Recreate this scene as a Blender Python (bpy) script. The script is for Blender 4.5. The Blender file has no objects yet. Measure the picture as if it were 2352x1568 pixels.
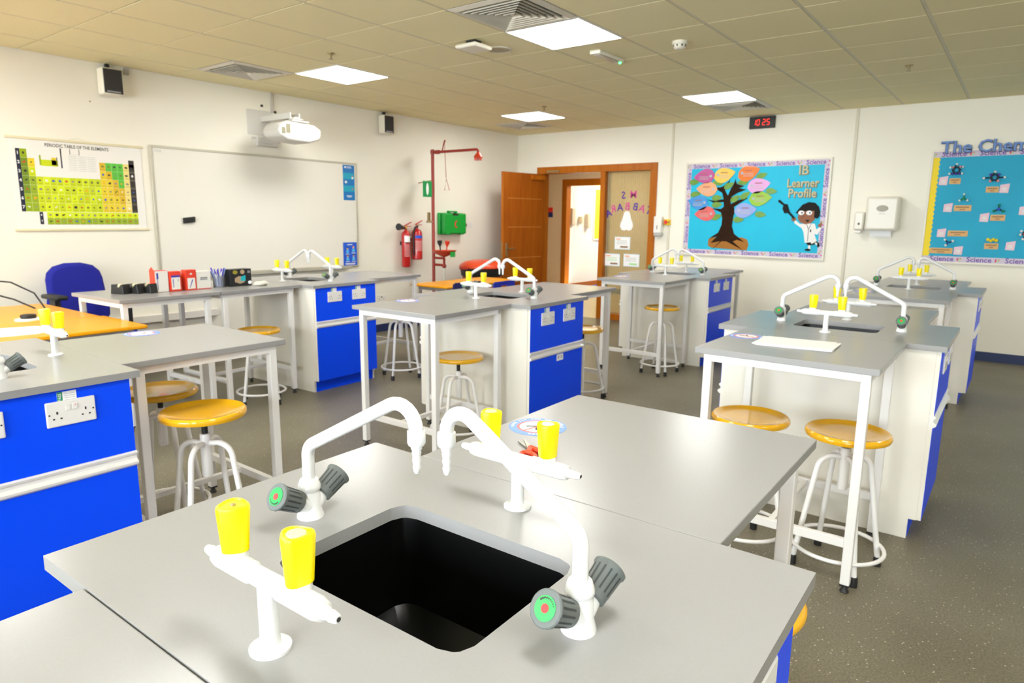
import bpy, bmesh, math, random
from mathutils import Vector, Matrix
random.seed(7)
PI = math.pi
sc = bpy.context.scene
COL = sc.collection

# ------------------------------------------------------------------ camera
CAM_H = 1.4507
YAW, PITCH, ROLL, FPX = 0.64674, 0.18064, 0.010829, 1544.3
_f = Vector((-math.sin(YAW)*math.cos(PITCH), math.cos(YAW)*math.cos(PITCH), -math.sin(PITCH)))
_r = Vector((math.cos(YAW), math.sin(YAW), 0)); _u = _r.cross(_f)
_r2 = math.cos(ROLL)*_r + math.sin(ROLL)*_u
_u2 = -math.sin(ROLL)*_r + math.cos(ROLL)*_u
cd = bpy.data.cameras.new('camera'); cam = bpy.data.objects.new('camera', cd); COL.objects.link(cam)
cam.matrix_world = Matrix(((_r2.x, _u2.x, -_f.x, 0), (_r2.y, _u2.y, -_f.y, 0), (_r2.z, _u2.z, -_f.z, CAM_H), (0, 0, 0, 1)))
cd.sensor_width = 36; cd.lens = FPX/2352*36; cd.clip_start = 0.05; cd.clip_end = 100
cd.dof.use_dof = True; cd.dof.focus_distance = 1.15; cd.dof.aperture_fstop = 9.0
sc.camera = cam

# ------------------------------------------------------------------ light and exposure
PANEL_LIGHT = 10.5          # ceiling panels
SKY_LIGHT = 10.0             # daylight through the rear windows
wd = bpy.data.worlds.new('sky'); sc.world = wd; wd.use_nodes = True
_bg = wd.node_tree.nodes['Background']; _bg.inputs[0].default_value = (0.86, 0.93, 1.0, 1); _bg.inputs[1].default_value = SKY_LIGHT
sc.view_settings.view_transform = 'Standard'; sc.view_settings.look = 'None'
sc.view_settings.gamma = 1.0; sc.view_settings.use_curve_mapping = False
sc.view_settings.exposure = 1.50
sc.cycles.max_bounces = 6; sc.cycles.diffuse_bounces = 4; sc.cycles.glossy_bounces = 3; sc.cycles.transmission_bounces = 2
sc.cycles.transparent_max_bounces = 6; sc.cycles.sample_clamp_indirect = 6.0; sc.cycles.adaptive_threshold = 0.04
sc.cycles.caustics_reflective = False; sc.cycles.caustics_refractive = False

# room dimensions
XW, YW, ZC = -6.5, 8.71, 2.721      # whiteboard wall, back wall, ceiling
XR, YR = 4.6, -3.2                  # unseen right and rear walls
GX, GY = -0.0457, 2.1117            # ceiling grid origin (0.6 m tiles)

# ------------------------------------------------------------------ materials
def lin(c):
    if isinstance(c, str):
        c = [int(c[i:i+2], 16)/255 for i in (0, 2, 4)]
        c = [x/12.92 if x <= .04045 else ((x+.055)/1.055)**2.4 for x in c]
    return (c[0], c[1], c[2], 1)
MATS = {}
def mat(name, color, rough=.5, metal=0, spec=.5, coat=0, emit=None, estr=0, noise=None, bump=0, bscale=200):
    if name in MATS: return MATS[name]
    m = bpy.data.materials.new(name); m.use_nodes = True
    nt = m.node_tree; b = nt.nodes['Principled BSDF']
    b.inputs['Base Color'].default_value = lin(color); b.inputs['Roughness'].default_value = rough
    b.inputs['Metallic'].default_value = metal; b.inputs['Specular IOR Level'].default_value = spec
    b.inputs['Coat Weight'].default_value = coat
    if emit: b.inputs['Emission Color'].default_value = lin(emit); b.inputs['Emission Strength'].default_value = estr
    tc = None
    if noise or bump:
        tc = nt.nodes.new('ShaderNodeTexCoord')
    if noise:                                   # (scale, second colour, low, high)
        n = nt.nodes.new('ShaderNodeTexNoise'); n.inputs['Scale'].default_value = noise[0]; n.inputs['Detail'].default_value = 5
        r = nt.nodes.new('ShaderNodeValToRGB'); r.color_ramp.elements[0].position = noise[2]; r.color_ramp.elements[1].position = noise[3]
        r.color_ramp.elements[0].color = lin(color); r.color_ramp.elements[1].color = lin(noise[1])
        nt.links.new(tc.outputs['Object'], n.inputs['Vector']); nt.links.new(n.outputs['Fac'], r.inputs['Fac'])
        nt.links.new(r.outputs['Color'], b.inputs['Base Color'])
    if bump:
        n2 = nt.nodes.new('ShaderNodeTexNoise'); n2.inputs['Scale'].default_value = bscale; n2.inputs['Detail'].default_value = 4
        bp = nt.nodes.new('ShaderNodeBump'); bp.inputs['Strength'].default_value = bump; bp.inputs['Distance'].default_value = .002
        nt.links.new(tc.outputs['Object'], n2.inputs['Vector']); nt.links.new(n2.outputs['Fac'], bp.inputs['Height'])
        nt.links.new(bp.outputs['Normal'], b.inputs['Normal'])
    MATS[name] = m; return m

WALL = mat('wall_paint', (.88, .845, .735), .55, noise=(1.3, (.86, .825, .71), .35, .75), bump=.04, bscale=90)
CEIL = mat('ceiling_tile', (.86, .775, .485), .9, spec=.2, noise=(160, (.79, .71, .44), .45, .75), bump=.15, bscale=220)
CGRID = mat('ceiling_void', (.16, .13, .08), .8)
CRUN = mat('ceiling_runner', (.66, .60, .42), .5)
NAVY = mat('navy_vinyl', (.012, .025, .10), .4)
TOP = mat('bench_laminate', (.305, .300, .296), .24, spec=.25, noise=(300, (.298, .293, .289), .40, .62))
WHITE = mat('white_powder_coat', (.80, .78, .755), .35)
PANELW = mat('white_melamine', (.80, .765, .68), .35)
BLUE = mat('blue_laminate', (.0, .07, .97), .36, spec=.25)
ALU = mat('pale_extrusion', (.80, .78, .74), .3)
BLACK = mat('black_rubber', (.012, .012, .012), .5)
SINK = mat('black_sink_resin', (.002, .002, .002), .3, spec=.22)
TAPW = mat('tap_white_enamel', (.72, .72, .71), .25, coat=.2)
GREYK = mat('grey_knob_plastic', (.115, .13, .125), .45)
YEL = mat('yellow_knob_plastic', (.95, .78, .0), .3)
SEAT = mat('yellow_stool_paint', (.78, .40, .006), .14, coat=.3)
SOCK = mat('white_socket_plastic', (.82, .80, .755), .3)
DARK = mat('dark_slot', (.02, .018, .015), .5)
GREEN = mat('green_print', (.0, .28, .12), .5)
RED = mat('red_print', (.75, .03, .03), .5)
PAPER = mat('white_paper', (.90, .90, .90), .6)
GREYT = mat('grey_print', (.25, .25, .26), .6)
ORANGE = mat('orange_laminate', (.84, .35, .002), .32, spec=.25, noise=(3, (.80, .33, .002), .3, .8))
WOODM = None
def wood(name, c1, c2, rough=.3, scale=(2, 40, 2)):
    m = bpy.data.materials.new(name); m.use_nodes = True; nt = m.node_tree; b = nt.nodes['Principled BSDF']
    tc = nt.nodes.new('ShaderNodeTexCoord'); mp = nt.nodes.new('ShaderNodeMapping'); mp.inputs['Scale'].default_value = scale
    n = nt.nodes.new('ShaderNodeTexNoise'); n.inputs['Scale'].default_value = 1.5; n.inputs['Detail'].default_value = 6
    r = nt.nodes.new('ShaderNodeValToRGB'); r.color_ramp.elements[0].color = lin(c1); r.color_ramp.elements[1].color = lin(c2)
    r.color_ramp.elements[0].position = .3; r.color_ramp.elements[1].position = .7
    nt.links.new(tc.outputs['Object'], mp.inputs['Vector']); nt.links.new(mp.outputs['Vector'], n.inputs['Vector'])
    nt.links.new(n.outputs['Fac'], r.inputs['Fac']); nt.links.new(r.outputs['Color'], b.inputs['Base Color'])
    b.inputs['Roughness'].default_value = rough; b.inputs['Specular IOR Level'].default_value = .25; MATS[name] = m; return m
DOORW = wood('cherry_veneer', (.27, .060, .002), (.37, .095, .003), .5, (14, 14, 1.2))
FRAMEW = wood('cherry_frame', (.38, .10, .003), (.47, .14, .006), .35, (14, 14, 1.2))

def floor_material():
    m = bpy.data.materials.new('speckled_vinyl'); m.use_nodes = True; nt = m.node_tree; b = nt.nodes['Principled BSDF']
    tc = nt.nodes.new('ShaderNodeTexCoord')
    n = nt.nodes.new('ShaderNodeTexNoise'); n.inputs['Scale'].default_value = 2.2; n.inputs['Detail'].default_value = 4
    r = nt.nodes.new('ShaderNodeValToRGB'); r.color_ramp.elements[0].color = lin((.155, .135, .088)); r.color_ramp.elements[1].color = lin((.195, .172, .117))
    r.color_ramp.elements[0].position = .35; r.color_ramp.elements[1].position = .7
    v = nt.nodes.new('ShaderNodeTexVoronoi'); v.inputs['Scale'].default_value = 55
    r2 = nt.nodes.new('ShaderNodeValToRGB'); r2.color_ramp.elements[0].color = (1, 1, 1, 1); r2.color_ramp.elements[1].color = (0, 0, 0, 1)
    r2.color_ramp.elements[0].position = .09; r2.color_ramp.elements[1].position = .17
    wn = nt.nodes.new('ShaderNodeTexWhiteNoise')
    gt = nt.nodes.new('ShaderNodeMath'); gt.operation = 'GREATER_THAN'; gt.inputs[1].default_value = .5
    mu = nt.nodes.new('ShaderNodeMath'); mu.operation = 'MULTIPLY'
    mx = nt.nodes.new('ShaderNodeMixRGB'); mx.inputs['Color2'].default_value = lin((.62, .57, .44))
    n3 = nt.nodes.new('ShaderNodeTexNoise'); n3.inputs['Scale'].default_value = 130; n3.inputs['Detail'].default_value = 2
    r3 = nt.nodes.new('ShaderNodeValToRGB'); r3.color_ramp.elements[0].color = (.72, .72, .72, 1); r3.color_ramp.elements[1].color = (1.15, 1.15, 1.15, 1)
    r3.color_ramp.elements[0].position = .35; r3.color_ramp.elements[1].position = .65
    mm = nt.nodes.new('ShaderNodeMixRGB'); mm.blend_type = 'MULTIPLY'; mm.inputs['Fac'].default_value = 1
    L = nt.links.new
    for q in (n, v, n3): L(tc.outputs['Object'], q.inputs['Vector'])
    L(n.outputs['Fac'], r.inputs['Fac']); L(v.outputs['Distance'], r2.inputs['Fac']); L(v.outputs['Color'], wn.inputs['Vector'])
    L(wn.outputs['Value'], gt.inputs[0]); L(r2.outputs['Color'], mu.inputs[0]); L(gt.outputs['Value'], mu.inputs[1])
    L(n3.outputs['Fac'], r3.inputs['Fac']); L(r.outputs['Color'], mm.inputs['Color1']); L(r3.outputs['Color'], mm.inputs['Color2'])
    L(mm.outputs['Color'], mx.inputs['Color1']); L(mu.outputs['Value'], mx.inputs['Fac']); L(mx.outputs['Color'], b.inputs['Base Color'])
    b.inputs['Roughness'].default_value = .42; b.inputs['Specular IOR Level'].default_value = .4
    MATS[m.name] = m; return m
FLOOR = floor_material()

def glass_material(name, tint, mixfac):
    m = bpy.data.materials.new(name); m.use_nodes = True; nt = m.node_tree
    for n in list(nt.nodes): nt.nodes.remove(n)
    o = nt.nodes.new('ShaderNodeOutputMaterial'); t = nt.nodes.new('ShaderNodeBsdfTransparent'); t.inputs[0].default_value = lin(tint)
    g = nt.nodes.new('ShaderNodeBsdfGlossy'); g.inputs['Roughness'].default_value = .03
    fr = nt.nodes.new('ShaderNodeFresnel'); fr.inputs['IOR'].default_value = 1.45
    mx = nt.nodes.new('ShaderNodeMixShader'); nt.links.new(fr.outputs[0], mx.inputs[0]); nt.links.new(t.outputs[0], mx.inputs[1]); nt.links.new(g.outputs[0], mx.inputs[2])
    if mixfac > 0:
        d = nt.nodes.new('ShaderNodeBsdfDiffuse'); d.inputs[0].default_value = lin(tint)
        m2 = nt.nodes.new('ShaderNodeMixShader'); m2.inputs[0].default_value = mixfac
        nt.links.new(mx.outputs[0], m2.inputs[1]); nt.links.new(d.outputs[0], m2.inputs[2]); nt.links.new(m2.outputs[0], o.inputs[0])
    else: nt.links.new(mx.outputs[0], o.inputs[0])
    MATS[name] = m; return m
GLASS = glass_material('clear_glass', (.97, .98, .98), 0)

# ------------------------------------------------------------------ mesh helpers
def mapL(u, v, w): return (XW + w, u, v)            # on the whiteboard wall
def mapB(u, v, w): return (u, YW - w, v)            # on the back wall
def mapT(u, v, w): return (u, v, w)                 # lying flat
class MB:
    def __init__(s, f=None): s.v = []; s.f = []; s.m = []; s.tf = f
    def _add(s, vs, fs, mi=0):
        k = len(s.v)
        s.v += [s.tf(*p) if s.tf else tuple(p) for p in vs]
        for q in fs: s.f.append([k+i for i in q]); s.m.append(mi)
        return s
    def box(s, x0, x1, y0, y1, z0, z1, mi=0):
        return s._add([(x0,y0,z0),(x1,y0,z0),(x1,y1,z0),(x0,y1,z0),(x0,y0,z1),(x1,y0,z1),(x1,y1,z1),(x0,y1,z1)],
                      [(0,3,2,1),(4,5,6,7),(0,1,5,4),(1,2,6,5),(2,3,7,6),(3,0,4,7)], mi)
    def quad(s, u0, u1, v0, v1, w, mi=0):
        return s._add([(u0,v0,w),(u1,v0,w),(u1,v1,w),(u0,v1,w)], [(0,1,2,3)], mi)
    def prism(s, pts, w0, w1, mi=0, axis='w'):
        n = len(pts)
        A = {'w': lambda a, b, c: (a, b, c), 'x': lambda a, b, c: (c, a, b), 'y': lambda a, b, c: (a, c, b)}[axis]
        vs = [A(a, b, w0) for a, b in pts] + [A(a, b, w1) for a, b in pts]
        return s._add(vs, [tuple(range(n-1, -1, -1)), tuple(range(n, 2*n))] + [(i, (i+1) % n, n+(i+1) % n, n+i) for i in range(n)], mi)
    def tube(s, path, r, seg=12, mi=0, caps=True, closed=False):
        P = [Vector(p) for p in path]; n = len(P); rs = r if isinstance(r, (list, tuple)) else [r]*n
        vs = []; up = None
        for i in range(n):
            if closed: t = (P[(i+1) % n]-P[i-1]).normalized()
            else: t = (P[min(i+1, n-1)]-P[max(i-1, 0)]).normalized()
            if up is None:
                up = Vector((0, 0, 1)) if abs(t.z) < .9 else Vector((1, 0, 0))
            a = t.cross(up).normalized(); up = a.cross(t).normalized()
            for k in range(seg):
                q = 2*PI*k/seg; vs.append(tuple(P[i]+(a*math.cos(q)+up*math.sin(q))*rs[i]))
        fs = []
        for i in range(n if closed else n-1):
            j = (i+1) % n
            for k in range(seg):
                l = (k+1) % seg; fs.append((i*seg+k, i*seg+l, j*seg+l, j*seg+k))
        if caps and not closed: fs += [tuple(range(seg-1, -1, -1)), tuple(range((n-1)*seg, n*seg))]
        return s._add(vs, fs, mi)
    def lathe(s, prof, seg=24, o=(0,0,0), axis=(0,0,1), mi=0, caps=True):
        ax = Vector(axis).normalized(); a = ax.orthogonal().normalized() if abs(ax.z) < .999 else Vector((1,0,0)); b = ax.cross(a)
        O = Vector(o); vs = []
        for r, z in prof:
            for k in range(seg):
                q = 2*PI*k/seg; vs.append(tuple(O+ax*z+(a*math.cos(q)+b*math.sin(q))*r))
        n = len(prof); fs = []
        for i in range(n-1):
            for k in range(seg):
                l = (k+1) % seg; fs.append((i*seg+k, i*seg+l, (i+1)*seg+l, (i+1)*seg+k))
        if caps: fs += [tuple(range(seg-1, -1, -1)), tuple(range((n-1)*seg, n*seg))]
        return s._add(vs, fs, mi)
    def ball(s, c, r, seg=12, mi=0, sc_=(1,1,1)):
        vs = []; fs = []; h = seg//2
        for i in range(1, h):
            t = PI*i/h
            for k in range(seg):
                q = 2*PI*k/seg; vs.append((c[0]+r*sc_[0]*math.sin(t)*math.cos(q), c[1]+r*sc_[1]*math.sin(t)*math.sin(q), c[2]+r*sc_[2]*math.cos(t)))
        for i in range(h-2):
            for k in range(seg):
                l = (k+1) % seg; fs.append((i*seg+k, (i+1)*seg+k, (i+1)*seg+l, i*seg+l))
        vs += [(c[0], c[1], c[2]+r*sc_[2]), (c[0], c[1], c[2]-r*sc_[2])]; a = len(vs)-2
        for k in range(seg):
            l = (k+1) % seg; fs.append((a, k, l)); fs.append((a+1, (h-2)*seg+l, (h-2)*seg+k))
        return s._add(vs, fs, mi)
    def text(s, string, u, v, size, w=.001, mi=0, align='CENTER', mirror=False, ang=0, sx=1.0, bold=0, depth=0):
        vs, fs = text_mesh(string, align, bold, depth)
        c, d = math.cos(ang), math.sin(ang); out = []
        for x, y, z in vs:
            x *= size*sx*(-1 if mirror else 1); y *= size
            out.append((u+x*c-y*d, v+x*d+y*c, w+z*size))
        return s._add(out, fs, mi)
_tc = {}
def text_mesh(string, align='CENTER', bold=0, depth=0):
    k = (string, align, bold, depth)
    if k in _tc: return _tc[k]
    cu = bpy.data.curves.new('t', 'FONT'); cu.body = string; cu.align_x = align; cu.align_y = 'CENTER'; cu.size = 1; cu.resolution_u = 2
    cu.offset = bold; cu.extrude = depth
    ob = bpy.data.objects.new('t', cu)
    me = bpy.data.meshes.new_from_object(ob)
    r = ([tuple(x.co) for x in me.vertices], [tuple(p.vertices) for p in me.polygons])
    bpy.data.objects.remove(ob); bpy.data.curves.remove(cu); bpy.data.meshes.remove(me)
    _tc[k] = r; return r
def letters(parent, f, string, u, v, size, w, mats, sx=1.0, align='LEFT', layers=((.0, .0, .0, .012),)):
    """each cut-out letter a part of its own; layers = (du, dv, dw, bold) one per material"""
    tot = max(x for x, y, z in text_mesh(string, 'LEFT')[0])*size*sx
    x0_ = u-(tot/2 if align == 'CENTER' else 0)
    for i, ch in enumerate(string):
        if ch == ' ': continue
        off = max(x for x, y, z in text_mesh(string[:i+1], 'LEFT')[0])-max(x for x, y, z in text_mesh(ch, 'LEFT')[0])
        b = MB(f)
        for k, (du, dv, dw, bo) in enumerate(layers): b.text(ch, x0_+off*size*sx+du, v+dv, size, w+dw, k, align='LEFT', sx=sx, bold=bo, depth=.004/size if k == 0 else 0)
        part('letter', b, mats, parent, smooth=0)
def make_mesh(name, mb, mats, smooth=35, flat=False):
    me = bpy.data.meshes.new(name); me.from_pydata(mb.v, [], mb.f)
    for i, m in enumerate(mb.m): me.polygons[i].material_index = m
    for m in (mats if isinstance(mats, (list, tuple)) else [mats]): me.materials.append(m)
    if not flat:
        bm = bmesh.new(); bm.from_mesh(me); bmesh.ops.recalc_face_normals(bm, faces=bm.faces); bm.to_mesh(me); bm.free()
    if smooth:
        me.polygons.foreach_set('use_smooth', [True]*len(me.polygons)); me.set_sharp_from_angle(angle=math.radians(smooth))
    me.update(); return me
def link(name, me, parent=None, loc=None, rotz=0, bevel=0):
    o = bpy.data.objects.new(name, me); COL.objects.link(o)
    if parent is not None: o.parent = parent
    if loc is not None: o.location = loc
    o.rotation_euler.z = rotz
    if bevel:
        b = o.modifiers.new('bevel', 'BEVEL'); b.width = bevel; b.segments = 2; b.limit_method = 'ANGLE'; b.angle_limit = math.radians(40)
    return o
ORG = {}
def part(name, mb, mats, parent=None, bevel=0, smooth=35, flat=False, label=None):
    """a mesh given in world coordinates; parent must have no rotation"""
    if parent is not None:
        o = ORG.get(parent.name, Vector(parent.location)); mb.v = [(a-o.x, b-o.y, c-o.z) for a, b, c in mb.v]
    ob = link(name, make_mesh(name, mb, mats, smooth, flat), parent, bevel=bevel)
    if parent is not None: ORG[ob.name] = ORG.get(parent.name, Vector(parent.location))
    if label: ob['label'] = label
    return ob
def tag(o, label, cat, group=None):
    o['label'] = label; o['category'] = cat
    if group: o['group'] = group
    return o
def thing(name, label, cat, loc=(0,0,0), rotz=0, group=None):
    o = bpy.data.objects.new(name, None); COL.objects.link(o); o.location = loc; o.rotation_euler.z = rotz; o.empty_display_size = .05
    ORG[o.name] = Vector(loc)
    return tag(o, label, cat, group)
def struct(o): o['kind'] = 'structure'; return o
_mc = {}
def cached(key, builder, mats, smooth=35):
    if key not in _mc: _mc[key] = make_mesh(str(key[0]), builder(), mats, smooth)
    return _mc[key]

# ------------------------------------------------------------------ room shell
struct(part('floor', MB().box(XW, XR, YR, YW, -.05, 0), FLOOR, flat=True))
DX0, DX1, DZ = -6.06, -4.18, 2.17          # doorway opening
struct(part('wall_left', MB().box(XW-.12, XW, YR-.12, YW+.15, -.05, 3.0), WALL))
wb = MB().box(XW, DX0, YW, YW+.15, -.05, 3.0).box(DX1, XR, YW, YW+.15, -.05, 3.0).box(DX0, DX1, YW, YW+.15, DZ, 3.0)
struct(part('wall_back', wb, WALL))
struct(part('wall_right', MB().box(XR, XR+.12, YR-.12, YW+.15, -.05, 3.0), WALL))
WIN = [(-5.6, -3.4), (-2.6, -.4), (0.4, 2.6)]; WZ0, WZ1 = .95, 2.35
wr = MB().box(XW, XR, YR-.12, YR, -.05, WZ0).box(XW, XR, YR-.12, YR, WZ1, 3.0)
xs = [XW] + [q for w in WIN for q in w] + [XR]
for i in range(0, len(xs), 2): wr.box(xs[i], xs[i+1], YR-.12, YR, WZ0, WZ1)
struct(part('wall_rear', wr, WALL))
for i, (a, b) in enumerate(WIN):
    f = MB()
    for (x0, x1, z0, z1) in ((a, b, WZ0, WZ0+.05), (a, b, WZ1-.05, WZ1), (a, a+.05, WZ0+.05, WZ1-.05), (b-.05, b, WZ0+.05, WZ1-.05), ((a+b)/2-.025, (a+b)/2+.025, WZ0+.05, WZ1-.05)):
        f.box(x0, x1, YR-.09, YR-.03, z0, z1)
    w = struct(part('window_%d' % (i+1), f, WHITE)); ORG[w.name] = Vector((0, 0, 0))
    for x0, x1 in ((a+.05, (a+b)/2-.025), ((a+b)/2+.025, b-.05)):
        part('pane', MB().box(x0, x1, YR-.063, YR-.057, WZ0+.05, WZ1-.05), GLASS, w)
    ld = bpy.data.lights.new('sky_portal', 'AREA'); ld.shape = 'RECTANGLE'; ld.size = b-a; ld.size_y = WZ1-WZ0; ld.cycles.is_portal = True
    lo = bpy.data.objects.new('sky_portal', ld); COL.objects.link(lo); lo.location = ((a+b)/2, YR-.11, (WZ0+WZ1)/2); lo.rotation_euler = (PI/2, 0, 0); lo.parent = w
# baseboards
struct(part('baseboard_left', MB().box(XW, XW+.008, YR, YW, 0, .1), NAVY))
struct(part('baseboard_back', MB().box(-4.118, XR, YW-.008, YW, 0, .1).box(XW, -6.118, YW-.008, YW, 0, .1), NAVY))
STRIP = mat('wall_cover_strip', (.70, .655, .53), .5)
for i, x in enumerate((-3.915, -1.692)):
    struct(part('trim_%d' % (i+1), MB().box(x-.016, x+.016, YW-.012, YW, .1, ZC), STRIP, bevel=.004))

# ------------------------------------------------------------------ ceiling
ceil = struct(part('ceiling', MB().box(XW, XR, YR, YW, ZC+.012, ZC+.05), CGRID)); ORG[ceil.name] = Vector((0, 0, 0))
LIGHTS = [(-9, 3), (-5, 3), (-9, 8), (-5, 8), (-9, -2), (-5, -2), (-1, -2), (3, -2), (-9, -7), (-5, -7), (-1, -7), (3, -7), (3, 3), (3, 8)]  # unseen panels follow the grid; the far right ones are added for light
VENTS = [(-5, 2), (-10, 2), (-10, 9), (-5, 9)]
def cell(ix, iy): return GX+.6*ix, GY+.6*iy
def tile_mb(w, h):
    b = MB(); c = .0006
    b._add([(-w/2+c,-h/2+c,0),(w/2-c,-h/2+c,0),(w/2-c,h/2-c,0),(-w/2+c,h/2-c,0),(-w/2,-h/2,c),(w/2,-h/2,c),(w/2,h/2,c),(-w/2,h/2,c),(-w/2,-h/2,.011),(w/2,-h/2,.011),(w/2,h/2,.011),(-w/2,h/2,.011)],
           [(0,3,2,1),(0,1,5,4),(1,2,6,5),(2,3,7,6),(3,0,4,7),(4,5,9,8),(5,6,10,9),(6,7,11,10),(7,4,8,11)])
    return b
rest = MB()
for ix in range(-11, 8):
    for iy in range(-9, 11):
        if (ix, iy) in LIGHTS or (ix, iy) in VENTS: continue
        x0, y0 = cell(ix, iy); x1, y1 = x0+.6, y0+.6
        x0 = max(x0, XW-.01); y0 = max(y0, YR); x1 = min(x1, XR); y1 = min(y1, YW+.006)
        if x1-x0 < .05 or y1-y0 < .05: continue
        w, h = round(x1-x0-.026, 3), round(y1-y0-.011, 3)
        if ix <= 0 and iy >= -1:
            t = link('tile', cached(('tile', w, h), lambda: tile_mb(w, h), CEIL, 0), ceil, ((x0+x1)/2, (y0+y1)/2, ZC))
        else:
            rest.box((x0+x1)/2-w/2, (x0+x1)/2+w/2, (y0+y1)/2-h/2, (y0+y1)/2+h/2, ZC, ZC+.011)
o = part('tile_field', rest, CEIL, ceil, smooth=0); o['kind'] = 'stuff'
run = MB()
for ix in range(-10, 8):
    x = GX+.6*ix; run.box(x-.0115, x+.0115, YR, YW, ZC+.003, ZC+.0118)
part('grid_runners', run, CRUN, ceil, smooth=0)

LFRAME = mat('light_frame', (.85, .84, .8), .4)
LDIFF = mat('light_diffuser', (.9, .9, .9), .5, emit=(1.0, .992, .965), estr=PANEL_LIGHT)
LL = {(-9,3):'lit square ceiling panel above the whiteboard and projector', (-5,3):'largest lit square ceiling panel, beside the louvred air vent', (-9,8):'smallest lit ceiling panel, near the room corner above the shower', (-5,8):'lit square ceiling panel near the red digital clock'}
for k, (ix, iy) in enumerate(LIGHTS):
    x, y = cell(ix, iy); lab = LL.get((ix, iy), 'square ceiling panel out of sight, ' + {-9:'whiteboard side', -5:'centre column', -1:'centre right column', 3:'added far right column'}[ix] + {-7:', last row by the windows', -2:', row above the nearest bench', 3:', projector row', 8:', clock row'}[iy])
    t = thing('ceiling_light', lab, 'light', (x+.3, y+.3, ZC-.004), 0, 'square light panels in the ceiling')
    link('frame', cached(('lframe',), lambda: MB().box(-.297,.297,-.297,-.287,-.002,.015).box(-.297,.297,.287,.297,-.002,.015).box(-.297,-.287,-.287,.287,-.002,.015).box(.287,.297,-.287,.287,-.002,.015), LFRAME, 0), t)
    link('diffuser', cached(('ldiff',), lambda: MB().box(-.287,.287,-.287,.287,.001,.012), LDIFF, 0), t)
VENTM = mat('vent_paint', (.68, .63, .52), .5)
VL = {(-5,2):'large four-way louvred air vent beside the biggest light panel', (-10,2):'four-way air vent in the ceiling above the whiteboard', (-10,9):'small four-way air vent near the far room corner', (-5,9):'four-way air vent partly behind the light panel near the clock'}
def ring(b, ho, hi, zo, zi, th=.002):
    vo = [(-ho,-ho),(ho,-ho),(ho,ho),(-ho,ho)]; vi = [(-hi,-hi),(hi,-hi),(hi,hi),(-hi,hi)]
    b._add([(x,y,zo) for x,y in vo]+[(x,y,zi) for x,y in vi]+[(x,y,zo+th) for x,y in vo]+[(x,y,zi+th) for x,y in vi],
           [(i,(i+1)%4,4+(i+1)%4,4+i) for i in range(4)]+[(8+(i+1)%4,8+i,12+i,12+(i+1)%4) for i in range(4)]+[(4+i,4+(i+1)%4,12+(i+1)%4,12+i) for i in range(4)]+[((i+1)%4,i,8+i,8+(i+1)%4) for i in range(4)])
    return b
for (ix, iy) in VENTS:
    x, y = cell(ix, iy)
    t = thing('air_vent', VL[(ix, iy)], 'vent', (x+.3, y+.3, ZC), 0, 'four-way air vents in the ceiling')
    link('backing', cached(('vback',), lambda: MB().box(-.28,.28,-.28,.28,.009,.0115), DARK, 0), t)
    link('frame', cached(('vframe',), lambda: ring(ring(MB(), .297, .255, -.001, -.012), .255, .235, -.012, .006), VENTM, 0), t)
    for k in range(6):
        h = .225-.036*k
        link('louvre', cached(('vl', k), lambda: ring(MB(), h, h-.015, -.016, .008, .0025), VENTM, 0), t)
    link('centre_plate', cached(('vc',), lambda: MB().box(-.012,.012,-.012,.012,-.012,.006), VENTM, 0), t)
BRASS = mat('dull_brass', (.35, .27, .13), .35, metal=.8)
for (x, y), lab in zip(((-4.556,3.618), (-4.59,6.644), (-.938,6.604)), ('ceiling sprinkler head beside the light panel above the whiteboard', 'ceiling sprinkler head beside the smallest light panel', 'lone ceiling sprinkler head far to the right above the benches')):
    t = thing('sprinkler_head', lab, 'sprinkler', (x, y, ZC), 0, 'ceiling sprinklers')
    link('escutcheon', cached(('spk1',), lambda: MB().lathe([(.032,0),(.03,-.006),(.015,-.009)], 16), BRASS), t)
    link('body', cached(('spk2',), lambda: MB().lathe([(.011,-.004),(.011,-.02),(.006,-.022),(.006,-.04)], 10), BRASS), t)
    link('deflector', cached(('spk3',), lambda: MB().lathe([(.006,-.04),(.018,-.043),(.018,-.045)], 12), BRASS), t)
CREAM = mat('cream_plastic', (.78, .74, .62), .4)
t = thing('smoke_detector', 'round cream smoke detector on the ceiling', 'smoke detector', (-2.165, 4.84, ZC))
link('base', make_mesh('b', MB().lathe([(.055,0),(.055,-.018),(.05,-.022)], 24), CREAM), t)
link('sensor_head', make_mesh('b', MB().lathe([(.044,-.02),(.044,-.04),(.03,-.052),(.001,-.054)], 24), CREAM), t)
for k in range(8):
    a = 2*PI*k/8; link('slot', cached(('sds',), lambda: MB().box(.0435,.0455,-.006,.006,-.037,-.026), DARK, 0), t, rotz=a)
t = thing('access_point', 'white square wireless box hung under the ceiling tile', 'access point', (-3.385, 3.98, ZC))
link('mount', make_mesh('b', MB().box(-.04,.04,-.04,.04,-.03,0), BLACK, 0), t)
link('body', make_mesh('b', MB().box(-.1,.1,-.1,.1,-.06,-.03), CREAM), t, bevel=.015)
t = thing('ceiling_speaker', 'flat round speaker grille set in the ceiling tile', 'speaker', (-3.385, 4.28, ZC))
link('rim', make_mesh('b', MB().lathe([(.1,0),(.1,-.006),(.085,-.008),(.085,-.004)], 32, caps=False), CREAM), t)
link('grille', make_mesh('b', MB().lathe([(.085,-.001),(.085,-.005)], 32), mat('grille_cloth', (.50,.45,.31), .8)), t)
t = thing('emergency_light', 'slim ceiling light with a small glowing green lamp', 'emergency light', (-2.79, 4.9, ZC))
link('housing', make_mesh('b', MB().box(-.045,.045,-.2,.2,-.028,0), CREAM), t, bevel=.006)
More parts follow.
